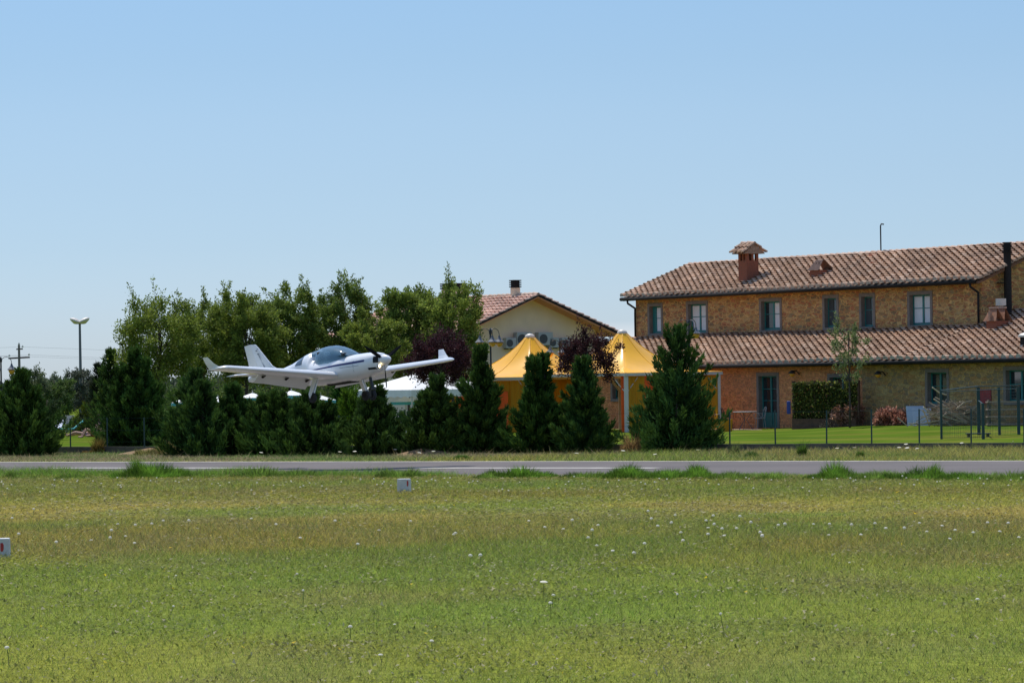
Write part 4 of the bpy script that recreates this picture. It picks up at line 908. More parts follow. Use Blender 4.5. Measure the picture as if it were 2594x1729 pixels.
# ------------------------------------------------------------------ tents
def marquee(px,D,d,eave,apex,label,curt):
    c=P(px,900,D); t=empty('yellow_marquee',(c.x,c.y,LZ),0,label,'marquee','yellow peaked marquees'); ez=P(px,eave,D-d).z-LZ; az=P(px,apex,D).z-LZ
    na,ns=64,22; V=[];rc=.20
    for j in range(ns+1):
        s=j/ns
        for i in range(na):
            a=2*PI*i/na; sq=d/(abs(math.cos(a))+abs(math.sin(a))); rad=rc+(sq-rc)*s if s>0 else rc
            rad=rc*(1-s)+s*((1-s)*(.33*d+.5*sq)+s*sq) 
            # seams pull straight between ring and corners; panels dip a little
            pr=(1-s)**2.05; z=ez+(az-ez)*pr
            V.append((math.cos(a)*rad,math.sin(a)*rad,z))
    mb=MB(); mb.add(V,[(j*na+i,j*na+(i+1)%na,(j+1)*na+(i+1)%na,(j+1)*na+i) for j in range(ns) for i in range(na)])
    cn=mb.build('canopy',M['canvas'],t,smooth=True)
    for q in range(8):
        a=PI/4*q+PI/8*0; sm=MB(); pts=[]
        for j in range(ns+1):
            s=j/ns; sq=d/(abs(math.cos(a))+abs(math.sin(a))); rad=rc*(1-s)+s*((1-s)*(.33*d+.5*sq)+s*sq); pts.append((math.cos(a)*rad,math.sin(a)*rad,ez+(az-ez)*(1-s)**2.05+.004))
        sm.tube(pts,.016,5); sm.build('seam',M['seam'],cn,smooth=True)
    mb=MB(); mb.lathe([(.21,-.05),(.22,.0),(.215,.04),(.18,.10),(.10,.15),(.001,.165)],20,(0,0,az)); mb.build('peak_cap',M['whitemetal'],t,smooth=True)
    K=[(0,-d),(d,0),(0,d),(-d,0)]
    mb=MB()
    for i in range(4):
        a=Vector(K[i]+(ez-.07,)); b=Vector(K[(i+1)%4]+(ez-.07,)); e=(b-a).normalized(); n_=Vector((e.y,-e.x,0)); w_=.04
        mb.add([a-n_*w_-Vector((0,0,.06)),b-n_*w_-Vector((0,0,.06)),b+n_*w_-Vector((0,0,.06)),a+n_*w_-Vector((0,0,.06)),a-n_*w_+Vector((0,0,.055)),b-n_*w_+Vector((0,0,.055)),b+n_*w_+Vector((0,0,.055)),a+n_*w_+Vector((0,0,.055))],[(0,3,2,1),(4,5,6,7),(0,1,5,4),(1,2,6,5),(2,3,7,6),(3,0,4,7)])
    mb.build('eave_beam',M['whitemetal'],t)
    for x,y in K:
        f=.96; m=MB(); m.box((x*f-.09,y*f-.09,0),(x*f+.09,y*f+.09,ez-.13)); po=m.build('post',M['whitemetal'],t,bevel=.01)
        br=MB(); 
        for i in range(4):
            if (x,y)!=K[i]: 
                if abs(x-K[i][0])+abs(y-K[i][1])<=2*d+.01 and not (x==-K[i][0] and y==-K[i][1]):
                    e=Vector((K[i][0]-x,K[i][1]-y,0)).normalized(); q=Vector((x*f,y*f,0)); br.tube([q+Vector((0,0,ez-.85)),q+e*.75+Vector((0,0,ez-.15))],.022,6)
        br.build('brace',M['whitemetal'],po)
    for (i,f0,f1,mn,zz0,zz1,off,nm) in curt:
        a=Vector(K[i]+(0,)); b=Vector(K[(i+1)%4]+(0,)); e=(b-a); n_=Vector((e.y,-e.x,0)).normalized(); m=MB(); N_=int(60*(f1-f0))+2; vs=[]
        for k in range(N_+1):
            f=f0+(f1-f0)*k/N_; q=a+e*f-n_*(.12-off)+n_*.05*math.sin(k*1.9)*(1 if nm=='side_curtain' else 0)
            vs+=[(q.x,q.y,zz0),(q.x,q.y,(ez-.14) if zz1 is None else zz1)]
        m.add(vs,[(2*k,2*k+2,2*k+3,2*k+1) for k in range(N_)]); m.build(nm,M[mn],t)
    return t
marquee(1343,154.,4.2,954,854,'yellow peaked marquee with closed ochre sides, left of the pair',[(3,.02,.98,'curtain_y',.02,None,0,'side_curtain'),(3,.24,.36,'curtain_o',.35,1.65,.09,'side_panel'),(3,.60,.76,'curtain_o',.05,1.75,.09,'side_panel'),(0,.02,.14,'curtain_y',.02,None,0,'side_curtain'),(2,.02,.98,'curtain_y',.02,None,0,'side_curtain')])
marquee(1577,150.2,4.2,944,844,'yellow peaked marquee with open front, beside the stone house',[(0,.04,.20,'curtain_y',.02,None,0,'side_curtain'),(0,.20,.32,'curtain_o',1.2,None,0,'side_curtain'),(0,.80,.98,'curtain_y',.02,None,0,'side_curtain'),(2,.30,.98,'curtain_y',.02,None,0,'side_curtain'),(3,.93,.985,'curtain_o',.02,None,0,'side_curtain')])
# white gazebo
c=P(1078,980,142); t=empty('white_gazebo',(c.x,c.y,LZ),R(35),'white pyramid gazebo behind the plum tree, right of the nose of the aircraft','gazebo'); d=2.0
ez=P(1083,986,142).z-LZ; az=P(1083,938,142).z-LZ; mb=MB()
K=[(-d,-d),(d,-d),(d,d),(-d,d)]; mb.add([k+(ez,) for k in K]+[(0,0,az)],[(0,1,4),(1,2,4),(2,3,4),(3,0,4)]); mb.build('canopy',M['whitecloth'],t)
mb=MB()
for i in range(4):
    a,b=Vector(K[i]),Vector(K[(i+1)%4]); vs=[]
    for k in range(17):
        q=a.lerp(b,k/16); vs+=[(q.x,q.y,ez),(q.x,q.y,ez-.25-.05*(k%2))]
    mb.add(vs,[(2*k,2*k+1,2*k+3,2*k+2) for k in range(16)])
mb.build('valance',M['whitecloth'],t)
for x,y in K: m=MB(); m.tube([(x*.97,y*.97,0),(x*.97,y*.97,ez)],.035,8); m.build('post',M['whitemetal'],t)
# parasols
par=None
PL=[(472,1014,'left of the wide conifer'),(552,1012,'behind the conifer under the aircraft tail'),(640,1002,'between the two conifers under the near wing'),(738,996,'behind the near main wheel'),(812,1008,'right of the near main wheel'),(1028,1012,'below the white gazebo'),(8,1008,'at the left frame edge')]
for i,(px_,py_,lb) in enumerate(PL):
    c=P(px_,py_,139.5+i*.35); zz=c.z-LZ
    t=empty('pool_parasol',(c.x,c.y,LZ),random.random(),'white parasol with teal edge '+lb,'parasol','white and teal parasols by the pool')
    r_=.62; mb=MB(); mb.add([(r_*math.cos(k*PI/4),r_*math.sin(k*PI/4),zz-.08) for k in range(8)]+[(0,0,zz+.12)],[(k,(k+1)%8,8) for k in range(8)]); mb.build('canopy',M['whitecloth'],t)
    mb=MB(); mb.add([(r_*math.cos(k*PI/4),r_*math.sin(k*PI/4),zz-.08) for k in range(8)]+[(r_*math.cos(k*PI/4),r_*math.sin(k*PI/4),zz-.20) for k in range(8)],[(k,8+k,8+(k+1)%8,(k+1)%8) for k in range(8)]); mb.build('valance',M['tealcloth'],t)
    mb=MB(); mb.tube([(0,0,0),(0,0,zz+.2)],.02,6); mb.build('pole',M['whitemetal'],t)
# ------------------------------------------------------------------ street lamps
def lamp(px,top,D,rot,label,n=3):
    a=P(px,top,D); h_=a.z-LZ; t=empty('street_lamp',(a.x,a.y,LZ),0,label,'street lamp','black garden lamps with hanging amber heads')
    mb=MB(); mb.tube([(0,0,0),(0,0,.5),(0,0,.52),(0,0,h_-.1)],[.08,.07,.045,.035],10); mb.lathe([(.05,-.15),(.06,-.05),(.03,.05),(.001,.1)],10,(0,0,h_-.05)); mb.build('pole',M['black'],t)
    for k in range(n):
        a=rot+2*PI*k/3; dx,dy=math.cos(a),math.sin(a); r_=.45; m=MB()
        m.tube([(dx*.03,dy*.03,h_-.38)]+[(dx*r_*(.5-.5*math.cos(q)),dy*r_*(.5-.5*math.cos(q)),h_-.22+.24*math.sin(q)) for q in [PI*i/8 for i in range(9)]]+[(dx*r_,dy*r_,h_-.33)],.014,6); ar=m.build('lamp_arm',M['black'],t,smooth=True)
        m=MB(); m.lathe([(.03,.14),(.05,.06),(.10,-.02),(.19,-.11),(.185,-.13),(.14,-.13)],16,(dx*r_,dy*r_,h_-.40)); m.build('lamp_cap',M['zinc'],ar,smooth=False)
        m=MB(); m.lathe([(.14,-.13),(.13,-.20),(.09,-.27),(.04,-.30),(.001,-.305)],14,(dx*r_,dy*r_,h_-.40)); m.build('lamp_glass',M['lampglass'],ar,smooth=True)
lamp(1242,833,140,R(160),'three headed garden lamp left of the first yellow tent')
lamp(1745,811,138,R(170),'three headed garden lamp behind the largest conifer')
lamp(1418,862,152,R(200),'garden lamp showing pale caps in the plum tree between the tents')
lamp(606,880,158,R(190),'garden lamp behind the fin of the aircraft')
lamp(311,884,162,R(165),'garden lamp above the double topped conifer at left')
lamp(2,905,150,R(15),'garden lamp at the left frame edge')
# floodlight mast, utility pole
a=P(202,818,220); t=empty('floodlight_mast',(a.x,a.y,0),0,'tall slim floodlight mast with two lamp clusters at left','light mast')
mb=MB(); mb.tube([(0,0,0),(0,0,a.z)],.11,10,r2=.07); mb.build('pole',M['zinc'],t)
for s in (-1,1):
    m=MB(); mm=Matrix.Translation((s*.28,0,a.z+.12))@Matrix.Rotation(-s*R(24),4,'Y'); m.lathe([(.05,-.17),(.30,-.06),(.38,.02),(.36,.08),(.20,.16),(.001,.19)],18,M=mm); m.build('lamp_head',M['whitemetal'],t,smooth=False)
m=MB(); m.box((-.24,-.12,a.z-.06),(.24,.12,a.z+.0)); m.build('bracket',M['zinc'],t)
a=P(48,873,260); t=empty('utility_pole',(a.x,a.y,0),0,'utility pole with two cross arms on the left skyline','utility pole')
mb=MB(); mb.tube([(0,0,0),(0,0,a.z)],.13,10,r2=.08); mb.build('pole',M['surround'],t)
m=MB(); m.tube([(-.78,0,a.z-.98),(.78,0,a.z-.92)],.06,6); m.tube([(-.2,0,a.z-.32),(.28,0,a.z-.30)],.05,6); ca=m.build('cross_arm',M['gutter'],t)
m=MB()
for x,z in ((-.72,-.85),(.0,.0),(.72,-.80),(.26,-.2)): m.lathe([(.05,0),(.08,.06),(.04,.14),(.001,.18)],8,(x,0,a.z+z))
m.build('insulator',M['whitemetal'],ca)
m=MB()
for x,z in ((-.72,-.80),(.72,-.75),(.26,-.15)):
    for ex,ez_ in ((75.,-1.9),(-80.,.4)):
        m.tube([(x+ex*k/12,2.0*k/12,a.z+z+ez_*k/12-2.4*(k/12)*(1-k/12)) for k in range(13)],  .007,4,cap=False)
wr=m.build('wire',M['zinc'],t)
# ------------------------------------------------------------------ aeroplane
Hd,Pt,Bk=R(46.44),R(4.85),R(1.13)
f=Vector((math.cos(Hd)*math.cos(Pt),-math.sin(Hd)*math.cos(Pt),math.sin(Pt))); l=Vector((math.sin(Hd),math.cos(Hd),0)); u_=f.cross(l)
l2=l*math.cos(Bk)+u_*math.sin(Bk); u2=f.cross(l2)
plane=bpy.data.objects.new('light_aircraft',None); C.objects.link(plane)
plane.matrix_world=Matrix(((f.x,l2.x,u2.x,-4.584),(f.y,l2.y,u2.y,101.3),(f.z,l2.z,u2.z,2.793),(0,0,0,1)))
tag(plane,'white low wing light aircraft with blue stripe landing just above the runway','aircraft')
# fuselage stations x, half width, top z, bottom z
ST=np.array([(1.40,.17,.335,.035),(1.34,.27,.395,-.08),(1.15,.35,.430,-.17),(.85,.41,.450,-.24),(.45,.46,.455,-.28),(.0,.52,.445,-.30),(-.5,.56,.435,-.31),(-.95,.56,.44,-.305),(-1.24,.54,.47,-.30),(-1.32,.51,.62,-.295),(-1.46,.47,.705,-.285),(-1.66,.43,.675,-.265),(-1.98,.37,.585,-.23),(-2.4,.29,.465,-.17),(-2.9,.215,.375,-.105),(-3.4,.155,.325,-.045),(-4.0,.10,.30,.03),(-4.55,.05,.285,.12)])
def st(x): return [float(np.interp(-x,-ST[:,0],ST[:,k])) for k in (1,2,3)]
def fy(x,z,n=2.35):
    w_,t_,b_=st(x); zc=(t_+b_)/2; hh=(t_-b_)/2; q=min(.9999,abs(z-zc)/hh); return w_*(1-q**n)**(1/n)
xs_=np.concatenate([np.linspace(1.40,-1.22,34),np.linspace(-1.25,-1.5,12),np.linspace(-1.6,-4.55,34)]); na=40; V=[]
for x in xs_:
    w_,t_,b_=st(x); zc=(t_+b_)/2; hh=(t_-b_)/2; n=2.35
    for i in range(na):
        a=2*PI*i/na; ca,sa=math.cos(a),math.sin(a); V.append((x,math.copysign(abs(ca)**(2/n),ca)*w_,zc+math.copysign(abs(sa)**(2/n),sa)*hh))
m=MB(); k=len(xs_); m.add(V,[(j*na+i,(j+1)*na+i,(j+1)*na+(i+1)%na,j*na+(i+1)%na) for j in range(k-1) for i in range(na)]+[tuple(range(na)),tuple((k-1)*na+i for i in range(na))[::-1]])
fus=m.build('fuselage',M['white'],plane,smooth=True)
# canopy
cx=np.linspace(.25,-1.40,26); V=[]; nc=20
def ctop(x): return float(np.interp(-x,[-.25,-.12,.08,.32,.55,.85,1.15,1.40],[.46,.55,.655,.75,.80,.805,.775,.72]))
def cbase(x): return float(np.interp(-x,[-.37,-.17,.13,.4,.8,1.05,1.25,1.40],[.45,.40,.33,.28,.28,.35,.50,.63]))
for x in cx:
    zb=cbase(x); zt=ctop(x); yb=fy(min(x,.48),min(zb,st(x)[1]-.012))+.006
    if x<-1.2: yb=max(.10,min(yb,.50*math.sqrt(max(.02,(zt-zb)/.45))))
    for i in range(nc+1):
        a=PI*i/nc; V.append((x,math.cos(a)*yb,zb+math.sin(a)**.8*(zt-zb)))
m=MB(); m.add(V,[(j*(nc+1)+i,(j+1)*(nc+1)+i,(j+1)*(nc+1)+i+1,j*(nc+1)+i+1) for j in range(len(cx)-1) for i in range(nc)]); m.build('canopy',M['canopy'],plane,smooth=True)
# dark cockpit under it
m=MB(); V=[]
for x in np.linspace(.18,-1.20,15):
    for y in np.linspace(-.40,.40,7): V.append((x,y,st(x)[1]+.006))
m.add(V,[(j*7+i,(j+1)*7+i,(j+1)*7+i+1,j*7+i+1) for j in range(14) for i in range(6)]); m.build('cockpit_floor',M['dark'],plane)
for y in (-.24,.24):
    m=MB(); m.box((-.98,y-.16,.44),(-.86,y+.16,.66)); m.build('seat',M['shade'],plane,bevel=.03)
m=MB(); m.box((.0,-.34,.44),(.12,.34,.53)); m.build('dashboard',M['black'],plane,bevel=.02)
def patch(pts,name,mt,off=.006,side=-1,par=fus,z_m=None):
    """pts: rows of (x,z0,z1) mapped on the fuselage side"""
    m=MB(); V=[];nz=5
    for x,z0,z1 in pts:
        for q in range(nz):
            z=z0+(z1-z0)*q/(nz-1); V.append((x,side*(fy(x,z)+off),z))
    m.add(V,[(j*nz+i,(j+1)*nz+i,(j+1)*nz+i+1,j*nz+i+1) for j in range(len(pts)-1) for i in range(nz-1)]); return m.build(name,mt,par)
for sd in (-1,1):
    X_=np.linspace(1.02,-2.9,48)
    def zs(x): return float(np.interp(-x,[-1.02,.0,1.0,2.0,2.9],[.245,.215,.165,.125,.11]))
    patch([(x,zs(x)-.005-.056*np.clip((x+2.9)/3.4,0.25,1),zs(x)) for x in X_],'stripe',M['blue'],side=sd)
    patch([(x,.105-.012,.105) for x in np.linspace(.82,.10,10)],'panel_line',M['greyline'],side=sd)
    patch([(x,zs(x)-.095,zs(x)-.082) for x in np.linspace(-.6,-2.3,20)],'panel_line',M['greyline'],side=sd)
    patch([(x,.36,float(np.interp(-x,[1.66,1.76,2.0,2.05],[.60,.58,.49,.40]))) for x in np.linspace(-1.66,-2.05,9)],'rear_window',M['canopy'] if False else M['glass'],side=sd,off=.008)
    patch([(x,-.20,.40) for x in (.60,.612)],'cowl_seam',M['greyline'],side=sd)
    patch([(x,.30,.36) for x in (-1.05,-1.075)],'door_latch',M['greyline'],side=sd)
# registration letters
cu=bpy.data.curves.new('t','FONT'); cu.body='I-8441'; cu.size=.30; to=bpy.data.objects.new('t',cu); C.objects.link(to); bpy.context.view_layer.update()
dg=bpy.context.evaluated_depsgraph_get(); tm=bpy.data.meshes.new_from_object(to.evaluated_get(dg)); bpy.data.objects.remove(to)
for sd in (-1,1):
    q=tm.copy(); q.name='registration'
    for v in q.vertices:
        x=-3.18+v.co.x if sd<0 else -2.05-v.co.x; z=.12+v.co.y*.9+.02*(x+3.1); v.co=(x,sd*(fy(x,z)+.006),z)
    q.materials.clear(); q.materials.append(M['blue']); o=bpy.data.objects.new('registration',q); C.objects.link(o); o.parent=fus
# wings
AF=[(0,0),(.02,.035),(.08,.068),(.2,.092),(.35,.095),(.55,.075),(.74,.045),(.74,-.018),(.5,-.035),(.3,-.045),(.12,-.042),(.03,-.025)]
def wsec(y):
    t=(abs(y)-.45)/3.95; le=-.02-.20*t-.35*max(0,(t-.93)/.07)**2*.5; ch=1.40-.62*t; z=-.09+.355*t
    if t>.95: ch-=.10*(t-.95)/.05
    return le,ch,z
for sd in (-1,1):
    Y_=[.30,.6,1.2,1.9,2.6,3.2,3.8,4.1,4.25,4.36,4.42]; V=[]
    for y in Y_:
        le,ch,z=wsec(y); th=1 if y<4.2 else (1 if y<4.3 else .8 if y<4.4 else .35)
        for a,b in AF: V.append((le-a*ch,sd*y,z+b*ch*th*1.15-.03*a*ch))
    n=len(AF); m=MB(); m.add(V,[(j*n+i,j*n+(i+1)%n,(j+1)*n+(i+1)%n,(j+1)*n+i) if sd<0 else (j*n+(i+1)%n,j*n+i,(j+1)*n+i,(j+1)*n+(i+1)%n) for j in range(len(Y_)-1) for i in range(n)]+[tuple(range(n)),tuple((len(Y_)-1)*n+i for i in range(n))])
    wg=m.build('wing',M['white'],plane,smooth=True); wg.data.polygons[-1].use_smooth=False
    md=wg.modifiers.new('es','EDGE_SPLIT'); md.split_angle=R(40)
    # flap and aileron
    for y0,y1,df,nm in ((.56,2.62,40,'flap'),(2.66,4.12,3,'aileron')):
        V=[]
        for y in (y0,y1):
            le,ch,z=wsec(y); hx=le-.74*ch-.012; hz=z+.012*ch; c2=(.34 if nm=='flap' else .26)*ch; ca,sa=math.cos(R(df)),math.sin(R(df))
            for a,b in ((0,.030),(.5,.026),(1,.003),(1,-.002),(.5,-.012),(0,-.022)):
                dx=-a*c2; dz=b*ch; V.append((hx+dx*ca+dz*sa*0,sd*y,hz+dz-a*c2*sa))
        m=MB(); m.add(V,[(i,(i+1)%6,6+(i+1)%6,6+i) for i in range(6)]+[tuple(range(6)),tuple(range(6,12))]); m.build(nm,M['white'],wg)
        if nm=='flap':
            for yy in (.75,1.55,2.45):
                le,ch,z=wsec(yy); m=MB(); m.add([(le-.66*ch,sd*yy-.02,z-.05),(le-.80*ch,sd*yy-.02,z-.12),(le-.86*ch,sd*yy-.02,z-.06),(le-.66*ch,sd*yy+.02,z-.05),(le-.80*ch,sd*yy+.02,z-.12),(le-.86*ch,sd*yy+.02,z-.06)],[(0,1,2),(3,5,4),(0,3,4,1),(1,4,5,2),(2,5,3,0)]); m.build('hinge',M['gutter'],wg)
    # winglet
    le,ch,z=wsec(4.3); m=MB(); zb=z+.02; y=4.33
    b=[(le-.22,y),(le-.78*ch,y)]; V=[]
    for (xa,xb,yy,zz,t) in ((le-.18,le-.98*ch,y-.01,zb-.02,.022),(le-.42,le-1.04*ch,y+.07,zb+.15,.016),(le-.60,le-1.10*ch,y+.13,zb+.34,.010)):
        V+=[(xa,sd*yy,zz),((xa*.6+xb*.4),sd*(yy+t),zz),(xb,sd*yy,zz),((xa*.6+xb*.4),sd*(yy-t),zz)]
    m.add(V,[(j*4+i,j*4+(i+1)%4,(j+1)*4+(i+1)%4,(j+1)*4+i) for j in range(2) for i in range(4)]+[(8,9,10,11)]); m.build('winglet',M['white'],wg)
    # tailplane
    m=MB(); V=[]
    for y,le_,ch_ in ((.03,-3.68,.80),(1.00,-3.84,.52),(1.06,-3.92,.40)):
        for a,b_ in ((0,0),(.15,.035),(.5,.04),(1,.004),(1,-.004),(.5,-.04),(.15,-.035)): V.append((le_-a*ch_,sd*y,.30+b_*ch_*1.3))
    m.add(V,[(j*7+i,j*7+(i+1)%7,(j+1)*7+(i+1)%7,(j+1)*7+i) for j in range(2) for i in range(7)]+[tuple(14+i for i in range(7))]); m.build('tailplane',M['white'],plane,smooth=False)
    # main gear
    m=MB(); y=sd*1.02
    m.add([(-.52,sd*.82,-.12),(-.68,sd*.82,-.12),(-.68,sd*.78,-.12),(-.52,sd*.78,-.12),(-.53,y+sd*.01,-.60),(-.67,y+sd*.01,-.60),(-.67,y-sd*.03,-.60),(-.53,y-sd*.03,-.60)],[(0,1,2,3),(4,5,6,7),(0,1,5,4),(1,2,6,5),(2,3,7,6),(3,0,4,7)])
    m.add([(-.50,sd*.86,-.10),(-.68,sd*.86,-.10),(-.66,sd*1.10,-.56),(-.60,sd*1.115,-.68),(-.55,sd*1.10,-.60),(-.50,sd*.84,-.10),(-.68,sd*.84,-.10),(-.66,sd*1.085,-.56),(-.60,sd*1.10,-.68),(-.55,sd*1.085,-.60)],[(0,1,2,3,4),(9,8,7,6,5),(0,5,6,1),(1,6,7,2),(2,7,8,3),(3,8,9,4),(4,9,5,0)])
    gl=m.build('main_leg',M['white'],plane)
    def wheel(x,y,z,r,w_,par):
        mm=Matrix.Translation((x,y,z))@Matrix.Rotation(PI/2,4,'X'); m=MB(); m.lathe([(r*.55,-w_*.42),(r*.85,-w_*.5),(r*.97,-w_*.3),(r,0),(r*.97,w_*.3),(r*.85,w_*.5),(r*.55,w_*.42)],24,M=mm); wl=m.build('wheel',M['rubber'],par,smooth=True)
        m=MB(); m.lathe([(r*.54,-w_*.40),(r*.5,-w_*.44),(r*.2,-w_*.48),(r*.15,w_*.48),(r*.5,w_*.44),(r*.54,w_*.40)],16,M=mm); m.build('rim',M['gutter'],wl)
    wheel(-.60,sd*1.0,-.665,.15,.10,gl)
wheel_=None
# nose gear
m=MB(); m.tube([(.80,0,-.25),(.86,0,-.55)],.045,10); m.box((.80,-.09,-.60),(.91,.09,-.54)); m.box((.80,-.09,-.80),(.88,-.075,-.56)); m.box((.80,.075,-.80),(.88,.09,-.56)); ng=m.build('nose_leg',M['black'],plane); wheel(.84,0,-.765,.14,.09,ng)
# fin and rudder
def fin(pts,name,t=.05):
    m=MB(); V=[]
    n=len(pts); V=[(x,-tt,z) for x,z,tt in pts]+[(x,tt,z) for x,z,tt in pts]
    m.add(V,[tuple(range(n)),tuple(range(n,2*n))[::-1]]+[(i,n+i,n+(i+1)%n,(i+1)%n) for i in range(n)]); return m
m=fin([(-2.95,.345,.006),(-3.25,.40,.012),(-3.45,.50,.012),(-4.10,1.16,.010),(-4.18,1.20,.012),(-4.36,1.215,.02),(-4.16,.70,.032),(-3.98,.28,.04),(-3.3,.28,.03)],'fin'); fn=m.build('fin',M['white'],plane)
m=fin([(-4.37,1.215,.018),(-4.66,1.19,.006),(-4.55,.75,.006),(-4.47,.26,.006),(-4.0,.26,.030),(-4.17,.70,.026)],'rudder'); rdr=m.build('rudder',M['white'],plane)
m=MB()
for sd in (-1,1):
    a=(-3.72,.40); b=(-4.02,.92)
    for k in range(10):
        p0=Vector((a[0]+(b[0]-a[0])*k/10,a[1]+(b[1]-a[1])*k/10)); p1=Vector((a[0]+(b[0]-a[0])*(k+1)/10,a[1]+(b[1]-a[1])*(k+1)/10)); w_=.010+.006*math.sin(k)
        m.add([(p0.x-w_,sd*.043,p0.y),(p0.x+w_,sd*.043,p0.y),(p1.x+w_,sd*.043,p1.y),(p1.x-w_,sd*.043,p1.y)],[(0,1,2,3)])
    for (x,z,w_) in ((-4.08,1.0,.05),(-4.03,1.05,.03),(-4.01,.90,.055)):
        m.add([(x-w_,sd*.043,z),(x,sd*.043,z-w_*.4),(x+w_,sd*.043,z+w_*.2),(x,sd*.043,z+w_*.6)],[(0,1,2,3)])
m.build('fin_emblem',M['greyline'],fn)
# spinner, propeller, intakes, light
m=MB(); mm=Matrix.Translation((1.40,0,.185))@Matrix.Rotation(PI/2,4,'Y'); m.lathe([(.15,0),(.155,.04),(.145,.12),(.115,.21),(.07,.28),(.03,.32),(.001,.335)],24,M=mm); m.build('spinner',M['white'],plane,smooth=True)
for k in range(3):
    a=R(30+120*k); m=MB(); cy,cz=math.cos(a),math.sin(a)   # direction (-y right)
    V=[]
    for r_,w_,tw in ((.10,.03,50),(.22,.05,42),(.42,.052,30),(.60,.042,22),(.76,.026,16),(.80,.01,14)):
        tx,tyz=math.sin(R(tw))*w_,math.cos(R(tw))*w_
        for s,th in ((-1,0),(0,.010),(1,0),(0,-.010)):
            px_,q=s*tx+th,s*tyz; V.append((1.46+px_,-(cy*r_)+cz*q,.185+cz*r_+cy*q))
    m.add(V,[(j*4+i,j*4+(i+1)%4,(j+1)*4+(i+1)%4,(j+1)*4+i) for j in range(5) for i in range(4)]); m.build('propeller_blade',M['prop'],plane)
def disc(x,y,z,ry,rz_,mt,name,tilt=0):
    m=MB(); n=16; m.add([(x-.35*abs(math.cos(2*PI*i/n))*ry*0+ -tilt*abs(y+ry*math.cos(2*PI*i/n)),y+ry*math.cos(2*PI*i/n),z+rz_*math.sin(2*PI*i/n)) for i in range(n)],[tuple(range(n))]); return m.build(name,mt,plane)
for sd in (-1,1):
    m=MB(); 
    patch([(x,.12,.30) for x in (1.405,1.36,1.30)],'air_intake',M['dark'],side=sd,off=.010,par=plane)
patch([(x,-.06,.0) for x in (1.33,1.25,1.12)],'air_intake',M['dark'],side=-1,off=.010,par=plane)
m=MB(); mm=Matrix.Translation((1.385,-.14,.02))@Matrix.Rotation(PI/2,4,'Y'); m.lathe([(.055,-.05),(.055,.01)],14,M=mm); lt=m.build('light_housing',M['greyline'],plane); m=MB(); m.lathe([(.045,.012),(.030,.03),(.001,.036)],14,M=mm); m.build('landing_light',M['light'],lt)
m=MB(); m.box((-.9,-.20,-.325),(.1,.20,-.30)); m.build('belly_exhaust_fairing',M['gutter'],plane,bevel=.01)
# ------------------------------------------------------------------ people (skin-grown bodies)
def body(name,J,B,rad,mt,loc,rz,parent=None):
    me=bpy.data.meshes.new(name); keys=list(J); me.from_pydata([J[k] for k in keys],[(keys.index(a),keys.index(b)) for a,b in B],[]); me.materials.append(mt)
    o=bpy.data.objects.new(name,me); C.objects.link(o); o.location=loc; o.rotation_euler=(0,0,rz)
    if parent: o.parent=parent
    sk=o.modifiers.new('skin','SKIN'); sk.use_smooth_shade=True
    for i,k in enumerate(keys):
        r=rad[k]; me.skin_vertices[0].data[i].radius=(r,r) if not isinstance(r,tuple) else r
        me.skin_vertices[0].data[i].use_root=(i==0)
    sb=o.modifiers.new('sub','SUBSURF'); sb.levels=1; sb.render_levels=1
    return o
BN=[('pel','che'),('che','nck'),('nck','hed'),('hed','top'),('che','shL'),('shL','elL'),('elL','haL'),('che','shR'),('shR','elR'),('elR','haR'),('pel','hiL'),('hiL','knL'),('knL','anL'),('anL','toL'),('pel','hiR'),('hiR','knR'),('knR','anR'),('anR','toR')]
RD=dict(pel=.14,che=.15,nck=.055,hed=.095,top=.07,shL=.065,elL=.045,haL=.03,shR=.065,elR=.045,haR=.03,hiL=.09,knL=.06,anL=.04,toL=.03,hiR=.09,knR=.06,anR=.04,toR=.03)
def sitting(z0=.12,lean=.15):
    return dict(pel=(0,0,z0),che=(-lean,0,z0+.42),nck=(-lean,0,z0+.58),hed=(-lean+.03,0,z0+.72),top=(-lean+.03,0,z0+.82),shL=(-lean,.19,z0+.50),elL=(-lean-.02,.25,z0+.24),haL=(.05,.24,z0+.12),shR=(-lean,-.19,z0+.50),elR=(-lean-.02,-.25,z0+.24),haR=(.05,-.24,z0+.12),hiL=(.05,.10,z0),knL=(.42,.13,z0+.28),anL=(.62,.13,.05),toL=(.78,.14,.04),hiR=(.05,-.10,z0),knR=(.42,-.13,z0+.28),anR=(.62,-.13,.05),toR=(.78,-.14,.04))
def lying(z0=.12):
    return dict(pel=(0,0,z0),che=(-.42,0,z0+.03),nck=(-.58,0,z0+.04),hed=(-.70,0,z0+.06),top=(-.80,0,z0+.06),shL=(-.50,.19,z0+.02),elL=(-.25,.28,z0-.05),haL=(.0,.26,z0-.07),shR=(-.50,-.19,z0+.02),elR=(-.60,-.34,z0+.02),haR=(-.76,-.20,z0+.04),hiL=(.06,.10,z0),knL=(.48,.12,z0+.10),anL=(.88,.13,z0-.06),toL=(.93,.14,z0+.06),hiR=(.06,-.10,z0),knR=(.46,-.12,z0+.02),anR=(.90,-.13,z0-.06),toR=(.95,-.14,z0+.06))
def hair(o,J,mt):
    h_=J['top']; m=MB(); m.lathe([(.085,-.06),(.10,-.01),(.09,.05),(.05,.09),(.001,.10)],12,h_); q=m.build('hair',mt,o,smooth=True); return q
p=G(243,1108,LZ); J=sitting(); o=body('person',J,BN,RD,M['skin'],p,R(200)); tag(o,'person in red swimwear sitting on the grass by the hedge','person'); hair(o,J,M['wood'])
m=MB(); m.lathe([(.14,-.09),(.165,-.03),(.165,.07),(.15,.14)],14,(0,0,.14)); m.build('swimwear',M['skinr'],o,smooth=True)
